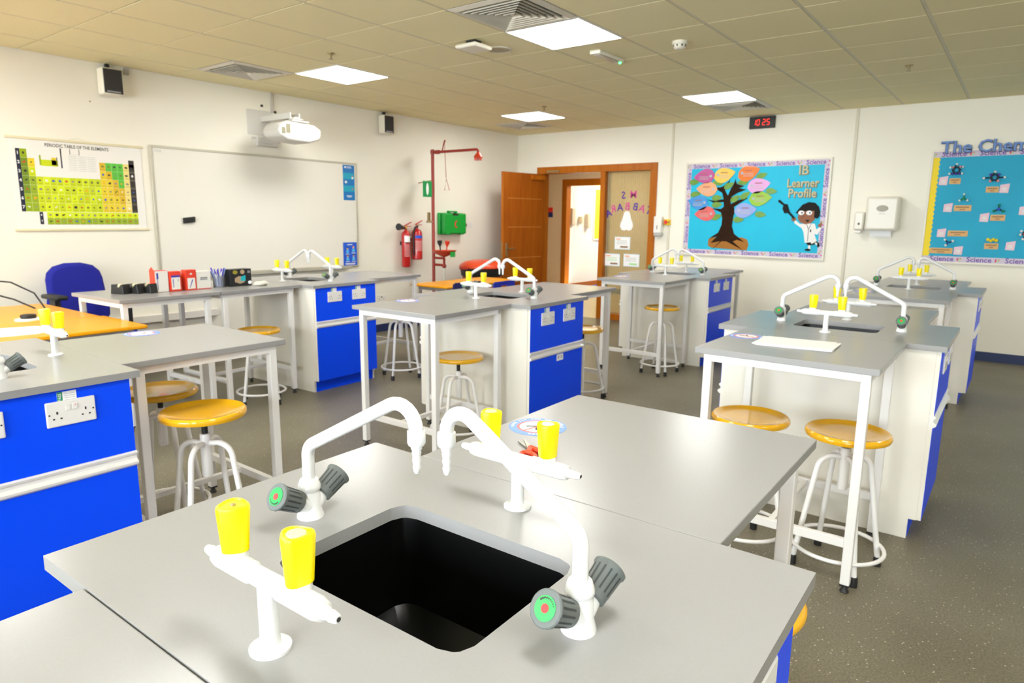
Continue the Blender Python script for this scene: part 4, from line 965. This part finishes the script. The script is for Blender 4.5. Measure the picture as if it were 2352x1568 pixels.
small = [(-3.575,1.949,.1,1),(-3.261,1.937,-.1,-1),(-3.113,1.895,.5,1),(-2.943,1.934,.1,-1),(-2.712,2.008,.3,1),(-2.58,1.817,-.1,1),(-3.555,1.792,.2,1),(-3.262,1.744,.1,1),(-3.256,1.656,.1,1),(-3.021,1.733,.5,1),(-2.901,1.771,.6,1),(-3.25,1.502,.35,1),(-2.963,1.469,.0,1),(-2.693,1.535,-.1,1)]
for u, v, a, fl in small:
    part('leaf', MB(mapB).prism(leafpts(u, v, .145, .075, a, fl), .021, .0225), LEAFG, tree, smooth=0)
# pointing paper figure
fg = thing('paper_figure', 'paper cut-out of a person in a lab coat pointing with a stick', 'cut-out', (-2.1, YW-.016, 1.1))
SK = mat('figure_skin', (.24,.075,.015), .5); HAIR = mat('figure_hair', (.006,.005,.005), .6, spec=.2); COAT = mat('figure_coat', (.80,.79,.76), .5)
def ell(u, v, a, b, n=20, a0=0, a1=2*PI): return [(u+a*math.cos(a0+(a1-a0)*k/n), v+b*math.sin(a0+(a1-a0)*k/n)) for k in range(n if abs(a1-a0) > 6.2 else n+1)]
part('hair', MB(mapB).prism([(-2.275,1.555),(-2.245,1.60),(-2.20,1.655),(-2.13,1.685),(-2.06,1.675),(-2.015,1.63),(-1.995,1.565),(-2.0,1.515),(-2.02,1.49),(-2.06,1.50),(-2.06,1.58),(-2.22,1.575),(-2.235,1.545)], .023, .0245), HAIR, fg, smooth=0)
part('face', MB(mapB).prism([(-2.24,1.545),(-2.245,1.49),(-2.215,1.445),(-2.15,1.42),(-2.09,1.435),(-2.05,1.48),(-2.05,1.585),(-2.22,1.58)], .0215, .0228), SK, fg, smooth=0)
for u in (-2.208,-2.118): part('spectacle_lens', MB(mapB).prism(ell(u,1.557,.034,.026), .0246, .0252, 0).prism(ell(u+.008,1.557,.010,.010), .0252, .0256, 1), [PAPER, HAIR], fg, smooth=0)
part('mouth', MB(mapB).prism(ell(-2.13,1.475,.020,.026,10,PI,2*PI), .0229, .0235), HAIR, fg, smooth=0)
part('nose', MB(mapB).prism(ell(-2.185,1.515,.018,.012), .0229, .0233), mat('figure_nose',(.19,.055,.012),.5), fg, smooth=0)
part('lab_coat', MB(mapB).prism([(-2.275,1.475),(-2.215,1.425),(-2.10,1.43),(-2.045,1.43),(-2.02,1.36),(-1.99,1.39),(-1.965,1.375),(-2.005,1.30),(-2.04,1.31),(-2.005,1.225),(-2.06,1.19),(-2.075,1.21),(-2.14,1.20),(-2.165,1.33),(-2.19,1.375),(-2.28,1.435)], .020, .0213), COAT, fg, smooth=0)
cm = MB(mapB)
for a_, b_ in (((-2.135,1.42),(-2.11,1.36)),((-2.085,1.425),(-2.11,1.36)),((-2.11,1.36),(-2.11,1.22))): cm.prism([(a_[0]-.003,a_[1]),(a_[0]+.003,a_[1]),(b_[0]+.003,b_[1]),(b_[0]-.003,b_[1])], .0214, .0217)
cm.prism(ell(-2.085,1.345,.008,.018), .0214, .0218)
part('coat_details', cm, HAIR, fg, smooth=0)
part('pointer', MB(mapB).prism([(-2.275,1.50),(-2.29,1.48),(-2.365,1.555),(-2.405,1.55),(-2.43,1.60),(-2.425,1.645),(-2.485,1.685),(-2.49,1.705),(-2.47,1.715),(-2.415,1.665),(-2.375,1.66),(-2.355,1.60),(-2.34,1.565)], .0235, .025), HAIR, fg, smooth=0)
part('hand', MB(mapB).prism(ell(-2.29,1.48,.028,.024), .0215, .0232), SK, fg, smooth=0); part('hand', MB(mapB).prism([(-2.01,1.40),(-1.975,1.385),(-1.965,1.42),(-1.975,1.475),(-1.985,1.43),(-2.0,1.43)], .0205, .022), SK, fg, smooth=0)
part('trousers', MB(mapB).prism([(-2.13,1.205),(-2.005,1.225),(-1.985,1.20),(-2.02,1.185),(-2.06,1.175),(-2.10,1.17)], .0185, .0198), HAIR, fg, smooth=0)
part('leg', MB(mapB).prism([(-2.10,1.18),(-2.075,1.18),(-2.07,1.125),(-2.095,1.125)], .0185, .0196), COAT, fg, smooth=0); part('leg', MB(mapB).prism([(-2.03,1.20),(-2.0,1.175),(-1.99,1.19),(-2.01,1.21)], .0188, .0199), COAT, fg, smooth=0)
part('shoe', MB(mapB).prism(ell(-2.10,1.118,.035,.014), .0185, .020), HAIR, fg, smooth=0); part('shoe', MB(mapB).prism(ell(-1.985,1.18,.014,.030), .0188, .0203), HAIR, fg, smooth=0)

# second notice board
t2 = notice_board(-.925, 1.47, 1.02, 2.222, 'turquoise notice board with yellow scalloped edge and molecule models', CYB2, (.27, YW, 1.02))
border(t2, -.925, 1.47, 1.02, 2.222, 'tbr')
sc_ = [(-.903,1.10),(-.903,2.142)]
n = 22
for k in range(n*4+1):
    v = 2.142-(2.142-1.10)*k/(n*4); sc_.append((-.85+.012*abs(math.sin(PI*k/4)), v))
part('scalloped_edge', MB(mapB).prism(sc_, .0145, .016), mat('scallop_yellow', (.90,.68,.0), .55), t2, smooth=0)
TB = mat('title_blue', (.10,.22,.55), .45); TBD = mat('title_dark', (.02,.03,.10), .5)  # darker, wider letters laid behind the blue title
letters(t2, mapB, 'The Chemical Elements', -.845, 2.238, .175, .030, [TBD, TB], layers=((0,-.004,0,.035),(0,0,.0045,.010)))
PNK = mat('pink_tag', (.75,.50,.58), .4); NST = mat('orange_strip', (.62,.33,.06), .4); NSTL = mat('strip_text', (.28,.13,.03), .5)
def tagcard(u, v):
    c = part('tag_card', MB(mapB).prism([(u-.04,v-.042),(u+.036,v-.045),(u+.04,v+.038),(u+.042,v+.05),(u-.038,v+.036)], .016, .0175), PNK, t2, smooth=0)
    part('print', MB(mapB).prism(ell(u,v-.005,.022,.018,10), .0175,.0178).quad(u-.025,u+.025,v-.034,v-.028,.0178), [mat('tag_print',(.72,.68,.66),.5)], c, smooth=0)
def strip(u, v, w):
    c = part('name_strip', MB(mapB).box(u-w/2, u+w/2, v-.03, v+.03, .016, .018), NST, t2, smooth=0)
    part('print', MB(mapB).quad(u-w*.38,u+w*.38,v+.004,v+.016,.0183).quad(u-w*.16,u+w*.16,v-.018,v-.008,.0183), NSTL, c, smooth=0)
for u, v in ((-.789,1.898),(-.247,1.809),(-.718,1.615),(-.385,1.514),(-.749,1.348),(-.577,1.164),(-.131,1.228),(-.06,1.586)): tagcard(u, v)
for u, v, w in ((-.684,1.893,.10),(-.348,1.80,.11),(-.586,1.611,.155),(-.27,1.513,.125),(-.601,1.345,.18),(-.735,1.158,.215),(-.292,1.22,.12)): strip(u, v, w)
MC = dict(w=mat('atom_white',(.85,.82,.78),.4), k=mat('atom_black',(.01,.02,.04),.35), p=mat('atom_pink',(.80,.28,.30),.4), v=mat('atom_violet',(.08,.04,.40),.4), g=mat('atom_green',(.0,.22,.10),.4), b=mat('atom_blue',(.02,.08,.60),.4), y=mat('atom_yellow',(.85,.62,.0),.4), r=mat('atom_red',(.70,.02,.04),.4))
def molecule(u, v, atoms, bonds, lab):
    t = thing('molecule_model', lab, 'molecule model', (u, YW-.04, v), 0, 'molecule models pinned on the board')
    for a, b in bonds:
        p, q = atoms[a], atoms[b]; part('bond', MB().tube([(u+p[1],YW-.04,v+p[2]),(u+q[1],YW-.04,v+q[2])], .007, 8), MC[p[0]] if p[0] in 'kgvp' else MC['k'], t)
    for c, du, dv, r in atoms: part('atom', MB().ball((u+du,YW-.04,v+dv), r, 10), MC[c], t)
hexa = [(-.03,.0),(-.018,.028),(.018,.028),(.03,.0),(.02,-.026),(-.02,-.026)]
molecule(-.682, 2.005, [('k',x,y,.013) for x, y in hexa]+[('w',0,.062,.011),('w',-.055,.028,.011),('w',.055,.032,.011),('w',-.058,-.036,.011),('w',.055,-.036,.011),('p',-.03,.032,.012),('p',.03,.034,.012),('v',-.03,-.038,.013),('v',.03,-.038,.013),('v',0,-.038,.013)], [(i,(i+1)%6) for i in range(6)]+[(1,7),(2,8),(1,6),(5,9),(4,10)], 'ring molecule model with pink and violet atoms above others')
molecule(-.342, 1.92, [('k',x,y,.014) for x, y in hexa]+[('w',0,.058,.012),('w',-.09,-.004,.012),('w',.085,0,.012),('v',-.035,.03,.014),('v',.035,.03,.014),('p',-.032,-.034,.014),('p',.032,-.034,.014)], [(i,(i+1)%6) for i in range(6)]+[(0,7),(3,8),(1,6)], 'square-looking molecule model with white arms and pink base')
molecule(-.585, 1.71, [('g',0,0,.016),('w',0,.045,.011),('w',-.035,-.02,.011),('w',.035,-.018,.011)], [(0,1),(0,2),(0,3)], 'small green three-armed molecule model with white tips')
molecule(-.271, 1.60, [('b',0,0,.016),('g',0,.042,.014),('g',-.038,-.02,.014),('g',.04,-.02,.014)], [(0,1),(0,2),(0,3)], 'small blue molecule model with green tips')
molecule(-.676, 1.246, [('b',0,0,.010),('w',-.03,.03,.013),('w',.042,.018,.013),('w',-.018,-.028,.013)], [(0,1),(0,2),(0,3)], 'loose white-tipped molecule model low on the board')
molecule(-.29, 1.282, [('y',-.036,.006,.017),('y',-.012,-.004,.017),('y',.012,.008,.017),('y',.036,-.002,.017)], [(0,1),(1,2),(2,3)], 'yellow wavy molecule model')
molecule(-.02, 1.35, [('r',0,0,.02),('w',-.035,.03,.012),('w',-.04,-.005,.012),('w',-.015,-.05,.012),('b',.02,-.03,.016),('r',.03,.03,.016),('w',.06,.05,.012)], [(0,1),(0,2),(0,3),(0,4),(0,5),(5,6)], 'red molecule model with white tips')

# digital clock
t = thing('digital_clock', 'black digital wall clock with red glowing digits', 'clock', (-2.755, YW, 2.565))
part('case', MB(mapB).box(-2.905,-2.60,2.572,2.712,0,.045), BLACK, t, bevel=.004)
LED = mat('red_led', (.8,.02,.01), .4, emit=(1,.02,.01), estr=.7)
SEG = {'a':((.12,.47),(.88,.47)),'b':((.88,.42),(.85,.06)),'c':((.85,-.06),(.80,-.42)),'d':((.05,-.47),(.78,-.47)),'e':((.08,-.06),(.03,-.42)),'f':((.14,.42),(.10,.06)),'g':((.12,0),(.84,0))}
DG = {'1':'bc','0':'abcdef','2':'abged','5':'afgcd'}
m = MB(mapB)
for ch, u in (('1',-2.862),('0',-2.815),('2',-2.745),('5',-2.695)):
    for s in DG[ch]:
        (x1,y1),(x2,y2) = SEG[s]; w, h = .040, .068; p, q = Vector((u+x1*w,2.642+y1*h)), Vector((u+x2*w,2.642+y2*h)); d_ = (q-p).normalized(); nn = Vector((-d_.y,d_.x))*.0033
        m.prism([tuple(p+nn),tuple(p-nn),tuple(q-nn),tuple(q+nn)], .0452, .046)
part('digits', m, LED, t, smooth=0)
# dispensers
t = thing('towel_dispenser', 'white paper towel dispenser with oval window on the back wall', 'dispenser', (-1.31, YW, 1.36))
DSP = mat('dispenser_white', (.80,.765,.67), .3)
part('cover', MB(mapB).box(-1.48,-1.155,1.36,1.735,0,.20), DSP, t, bevel=.03)
part('oval_window', MB(mapB).prism(ell(-1.315,1.605,.06,.035,24), .1995,.2015), mat('smoked_window',(.22,.18,.08),.15), t, smooth=0)
part('brand_print', MB(mapB).quad(-1.345,-1.285,1.545,1.552,.201), TXT, t, smooth=0)
part('paper_towel', MB(mapB).box(-1.43,-1.22,1.295,1.36,.10,.102).box(-1.44,-1.21,1.35,1.362,.04,.16), PAPER, t)
t = thing('soap_dispenser', 'slim white soap dispenser left of the paper towel dispenser', 'dispenser', (-1.56, YW, 1.33))
part('body', MB(mapB).box(-1.61,-1.505,1.36,1.57,0,.10), DSP, t, bevel=.02)
part('button', MB(mapB).prism(ell(-1.555,1.435,.013,.014,14), .0995,.1015), mat('button_brown',(.08,.05,.03),.4), t, smooth=0)
part('spout', MB(mapB).box(-1.59,-1.53,1.33,1.36,.02,.085), SOCK, t, bevel=.006)
t = thing('soap_dispenser', 'white soap dispenser with grey base beside the door frame', 'dispenser', (-4.05, YW, 1.23))
part('body', MB(mapB).box(-4.105,-3.99,1.275,1.505,0,.09), SOCK, t, bevel=.012)
part('grey_base', MB(mapB).box(-4.10,-3.995,1.235,1.275,.01,.085), mat('base_grey',(.45,.44,.42),.4), t, bevel=.008)
part('sight_slot', MB(mapB).box(-4.055,-4.045,1.33,1.38,.09,.0912), DARK, t)
t = thing('exit_button', 'yellow door release box with red button by the door', 'button', (-3.935, YW, 1.38))
part('box', MB(mapB).box(-3.98,-3.89,1.385,1.465,0,.04), mat('estop_yellow',(.85,.55,.01),.4), t, bevel=.006)
part('push_button', MB(mapB).lathe([(.024,.04),(.026,.05),(.02,.06)], 14, (-3.945,1.425,0)), RED, t)
part('key_slot', MB(mapB).box(-3.912,-3.895,1.415,1.435,.04,.0412), DARK, t)

# ------------------------------------------------------------------ furniture along the whiteboard wall
GREYL = mat('grey_leg_metal', (.42,.41,.40), .35, metal=.4)
def orange_table(x0, x1, y0, y1, z, lab):
    t = thing('orange_table', lab, 'table', ((x0+x1)/2, (y0+y1)/2, 0))
    part('table_top', MB().box(x0,x1,y0,y1,z-.022,z), ORANGE, t, bevel=.006)
    part('under_frame', MB().box(x0+.06,x1-.06,y0+.06,y0+.09,z-.06,z-.022).box(x0+.06,x1-.06,y1-.09,y1-.06,z-.06,z-.022).box(x0+.06,x0+.09,y0+.09,y1-.09,z-.06,z-.022).box(x1-.09,x1-.06,y0+.09,y1-.09,z-.06,z-.022), GREYL, t)
    for x in (x0+.075, x1-.075):
        for y in (y0+.075, y1-.075): part('leg', MB().tube([(x,y,0),(x,y,z-.03)], .018, 12), GREYL, t)
    return t
orange_table(-4.93, -4.31, .70, 1.935, .775, 'orange topped teacher desk carrying white papers')
orange_table(-5.95, -4.935, .50, 1.915, .775, 'orange side desk behind the paper-strewn desk')
orange_table(-5.31, -4.77, 5.18, 5.80, .74, 'small orange table in front of the fire extinguishers')
orange_table(-5.31, -4.77, 5.805, 6.42, .74, 'small orange table in front of the red bin')
o = part('desk_paper', MB().prism([(-4.86,1.10),(-4.49,1.0),(-4.43,1.38),(-4.53,1.52),(-4.75,1.48)], .7755, .777), PAPER, None, smooth=0); tag(o, 'white paper sheets lying on the orange teacher desk', 'paper')
t = thing('cable_puck', 'black round puck on a white base on the orange desk', 'gadget', (-5.07, 1.54, .775))
part('base', MB().lathe([(.075,0),(.075,.008),(.06,.012)], 20, (-5.07,1.54,.7752)), SOCK, t)
part('puck', MB().lathe([(.042,.012),(.044,.02),(.044,.034),(.03,.038)], 20, (-5.07,1.54,.7752)), BLACK, t)
for k, (p, lab) in enumerate(((((-5.57,1.80,.782),(-5.62,1.76,.89),(-5.70,1.65,.97),(-5.8,1.46,1.0),(-5.88,1.2,.95),(-5.9,1.0,.782)),'black cable arching highest over the orange side desk'), (((-5.60,1.75,.782),(-5.67,1.65,.85),(-5.75,1.53,.90),(-5.85,1.32,.905),(-5.9,1.12,.782)),'black cable arching lower over the orange side desk'))):
    o = part('desk_cable', MB().tube(p, .006, 8), BLACK, None, smooth=60); tag(o, lab, 'cable')
# teacher's chair
CHB = mat('chair_blue_fabric', (.004,.008,.27), .85, bump=.25, bscale=500)
face = .05
t = thing('office_chair', 'blue fabric office chair with black armrests by the wall', 'chair', (-6.035, 2.288, 0), face)
def cushion(prof_uv, w0, w1, tf):
    b = MB(tf); b.prism(prof_uv, w0, w1); return b
bk = [(-.17,.50),(-.225,.60),(-.235,.70),(-.215,.80),(-.215,.92),(-.20,.975),(-.15,1.025),(-.06,1.05),(.06,1.05),(.15,1.025),(.20,.975),(.215,.92),(.225,.80),(.245,.70),(.235,.60),(.17,.50)]
link('backrest', make_mesh('bk', cushion(bk, -.27, -.19, lambda u,v,w: (w-.10*(v-.5), u, v)), CHB, 40), t, bevel=.03)
link('seat', make_mesh('st', MB().prism([(-.22,-.22),(.2,-.25),(.26,-.2),(.27,0),(.26,.2),(.2,.25),(-.22,.22)], .44, .52), CHB, 40), t, bevel=.03)
for s in (-1, 1):
    ar = link('armrest', make_mesh('ar', MB().box(-.14,.14,s*.27-.045,s*.27+.045,.79,.825), BLACK), t, bevel=.014)
    link('arm_post', make_mesh('ap', MB().prism([(-.05,.40),(.04,.40),(.05,.79),(-.05,.79)], s*.27-.02, s*.27+.02, axis='y').box(-.03,.02,min(s*.12,s*.27),max(s*.12,s*.27),.40,.43), BLACK), ar)
link('back_bar', make_mesh('bb', MB().box(-.28,-.26,-.03,.03,.40,.75).box(-.28,0,-.03,.03,.40,.43), BLACK), t)
link('gas_column', make_mesh('gc', MB().lathe([(.03,.09),(.03,.30),(.02,.30),(.02,.44)], 14), BLACK), t)
for k in range(5):
    a = 2*PI*k/5+.3
    lg = link('base_spoke', cached(('spoke',), lambda: MB().prism([(.02,.07),(.27,.055),(.27,.08),(.02,.11)], -.02, .02, axis='y'), BLACK), t, rotz=a)
    link('castor', cached(('castor',), lambda: MB().lathe([(.026,-.018),(.028,-.01),(.028,.01),(.026,.018)], 14, (.275,0,.028), (0,1,0)), BLACK), lg)
# blue plastic chairs
CHP = mat('chair_blue_plastic', (.006,.018,.42), .35); CHP2 = mat('chair_navy_plastic', (.012,.012,.10), .4)
def plastic_chair(x, y, rot, m, zt, lab):
    """faces -x locally: back at +x"""
    t = thing('plastic_chair', lab, 'chair', (x, y, 0), rot, 'plastic classroom chairs at the orange tables')
    bkp = [(-.15,.42),(-.19,.58),(-.20,zt-.09),(-.17,zt-.01),(-.14,zt),(.14,zt),(.17,zt-.01),(.20,zt-.09),(.19,.58),(.15,.42)]
    hole = [(-.055,zt-.10),(-.065,zt-.07),(-.05,zt-.045),(.05,zt-.045),(.065,zt-.07),(.055,zt-.10)]
    b = MB(lambda u,v,w: (w+.12*(v-.42), u, v))
    # back shell as strips around the hand hole
    b.box(-.19,-.065,.42,zt-.01,.17,.182).box(.065,.19,.42,zt-.01,.17,.182).box(-.065,.065,.42,zt-.10,.17,.182).box(-.065,.065,zt-.045,zt,.17,.182).box(-.17,-.065,zt-.01,zt,.17,.182).box(.065,.17,zt-.01,zt,.17,.182)
    link('backrest', make_mesh('pb', b, m, 40), t)
    link('seat', make_mesh('ps', MB().prism([(.19,-.18),(-.16,-.2),(-.2,-.16),(-.2,.16),(-.16,.2),(.19,.18)], .425, .44), m, 40), t, bevel=.005)
    for sx_ in (-1, 1):
        for sy_ in (-1, 1): link('leg', cached(('pcl', sx_, sy_), lambda: MB().tube([(sx_*.13,sy_*.13,.425),(sx_*.2,sy_*.19,0)], .011, 10), GREYL), t)
plastic_chair(-4.55, 5.02, -.1, CHP2, .835, 'dark navy plastic chair at the table before the extinguishers')
plastic_chair(-4.55, 5.58, .05, CHP, .805, 'bright blue plastic chair with hand hole at the orange table')

# boxes on the whiteboard bench (ZB = bench top)
ZB = .901
BXR = mat('carton_red', (.78,.05,.02), .45); BXW = mat('carton_white', (.82,.80,.75), .45); INK = mat('ink_blue', (.05,.05,.42), .4)
def carton(x, y, w, d, h, rot, mats, lab, kind):
    """front faces +x; width along y"""
    t = thing('pen_box', lab, 'box', (x, y, ZB), rot)
    link('carton', make_mesh('cb', MB().box(-d,0,-w/2,w/2,0,h), mats[0], 0), t, bevel=.002)
    tf = lambda u,v,w_: (w_, u, v)
    if kind == 'white_front':
        m = MB(tf).box(-w/2+.004,w/2,.002,h-.002,0,.0015,0).quad(-w*.36,-w*.22,h*.62,h*.9,.0018,1).quad(-w*.31,-w*.27,h*.12,h*.62,.0018,1)
        link('flap', make_mesh('fl', MB().prism([(-d,h),(0,h),(-d*.5,h+.028)], -w/2, -w/2+.002, axis='y'), BXR, 0), t)
    elif kind == 'pen':
        m = MB(tf).box(-w*.38,w*.38,.014,h*.70,0,.0015,0).quad(-w*.38,w*.38,h*.70,h*.80,.0017,1).quad(-w*.25,-w*.19,h*.2,h*.62,.0018,1).quad(w*.2,w*.25,h*.5,h*.62,.0018,2)
    elif kind == 'pen2':
        m = MB(tf).box(-w*.36,w*.36,.010,h*.60,0,.0015,0).prism([(-w*.2,h*.12),(-w*.14,h*.12),(w*.18,h*.52),(w*.08,h*.52)], .0015,.002,1).quad(-w*.1,w*.1,h*.76,h*.84,.0017,0)
    elif kind == 'text':
        m = MB(tf).quad(-w*.25,w*.25,h*.60,h*.66,.0015,2).quad(-w*.25,w*.25,h*.52,h*.57,.0015,2).quad(-w/2,w/2,0,.006,.0015,3)
    link('print', make_mesh('pr', m, [BXW, INK, GREYT, BXR], 0), t)
    return t
carton(-4.93, 2.335, .098, .07, .155, .05, [BXR], 'tall box with plain white front and open red flap', 'white_front')
carton(-4.925, 2.435, .085, .06, .145, .05, [BXR], 'red pen box with a purple band, beside the white-fronted box', 'pen')
carton(-4.985, 2.488, .045, .05, .12, .05, [mat('carton_tan',(.45,.42,.28),.5)], 'narrow tan box wedged between two red pen boxes', 'text')
carton(-4.93, 2.553, .082, .06, .15, .06, [BXR], 'red pen box showing one slanted pen', 'pen2')
carton(-4.94, 2.655, .115, .06, .135, .06, [BXW], 'white box with two lines of grey print', 'text')
t = thing('glove_box', 'black glove box with a turquoise hand picture', 'box', (-4.93, 2.955, ZB), .06)
link('carton', make_mesh('g', MB().box(-.09,0,-.095,.095,0,.135), mat('carton_black',(.012,.012,.012),.35), 0), t, bevel=.002)
tf = lambda u,v,w_: (w_, u, v)
link('print', make_mesh('g', MB(tf).prism([(-.055,.035),(-.01,.02),(.03,.03),(.035,.075),(-.02,.08),(-.055,.065)], .0005,.001,0).prism([(-.005,.04),(.04,.04),(.04,.085),(.0,.075)], .001,.0015,1).prism(ell(-.05,.112,.022,.016,10), .0005,.001,2).prism(ell(.015,.112,.020,.018,10), .0005,.001,0).quad(.06,.085,.1,.12,.001,3), [mat('hand_tan',(.45,.33,.2),.5), mat('turquoise_print',(.0,.45,.55),.5), mat('mustard_print',(.35,.3,.03),.5), GREYT], 0), t)
link('glove_tip', make_mesh('g', MB().ball((.006,.075,.025),.014), PAPER), t)
t = thing('pen_pot', 'clear pot crammed with blue and white pens', 'pen pot', (-4.99, 2.80, ZB))
link('pot', make_mesh('p', MB().lathe([(.038,0),(.04,.002),(.044,.09),(.041,.09),(.037,.006),(.001,.006)], 20), glass_material('clear_plastic',(.82,.86,.95),.18)), t)
rp2 = random.Random(5)
for k in range(14):
    a = 2*PI*k/14; r0, r1 = .018, .045+.012*rp2.random(); h_ = .12+.03*rp2.random()
    pn = link('pen', make_mesh('pn', MB().tube([(r0*math.cos(a),r0*math.sin(a),.008),(r1*math.cos(a),r1*math.sin(a),h_)], .0045, 8), [PAPER, INK, mat('pen_pale_blue',(.35,.5,.8),.4)][k % 3]), t)
    if k % 3 == 0: link('pen_cap', make_mesh('pc', MB().tube([(r1*.8*math.cos(a),r1*.8*math.sin(a),h_*.78),(r1*1.02*math.cos(a),r1*1.02*math.sin(a),h_*1.02)], .0058, 8), mat('cap_violet',(.08,.03,.50),.4)), pn)
TAPEB = mat('dispenser_black', (.012,.012,.012), .4)
for y_, x_, lab in ((2.105,-5.035,'black tape dispenser at the end of the box row'), (2.183,-4.993,'black tape dispenser in the middle of three'), (2.256,-4.96,'black tape dispenser touching the white-fronted box')):
    t = thing('tape_dispenser', lab, 'tape dispenser', (x_, y_, ZB), .25, 'black tape dispensers')
    link('body', cached(('taped',), lambda: MB().prism([(-.075,0),(.055,0),(.045,.07),(.03,.068),(.005,.045),(-.02,.045),(-.04,.066),(-.065,.066)], -.03, .03, axis='y'), TAPEB, 0), t, bevel=.003)
    link('tape_roll', cached(('taper',), lambda: MB().lathe([(.020,-.010),(.020,.010)], 20, (-.008,0,.050), (0,1,0)), mat('tape_clear',(.70,.66,.42),.3)), t)
t = thing('cloth_bundle', 'small crumpled white cloth beside the black glove box', 'cloth', (-4.87, 3.09, ZB))
b = MB(); b.ball((0,0,.012), .05, 14, sc_=(.8,1.1,.32)); rq = random.Random(2)
b.v = [(x*(1+.2*rq.random()), y*(1+.2*rq.random()), max(0, z*(1+.5*rq.random()))) for x, y, z in b.v]
link('cloth', make_mesh('cl', b, mat('cloth_offwhite',(.66,.63,.55),.8), 60), t)

for o in bpy.data.objects:
    if o.type == 'MESH' and o.data: o.data.name = o.name
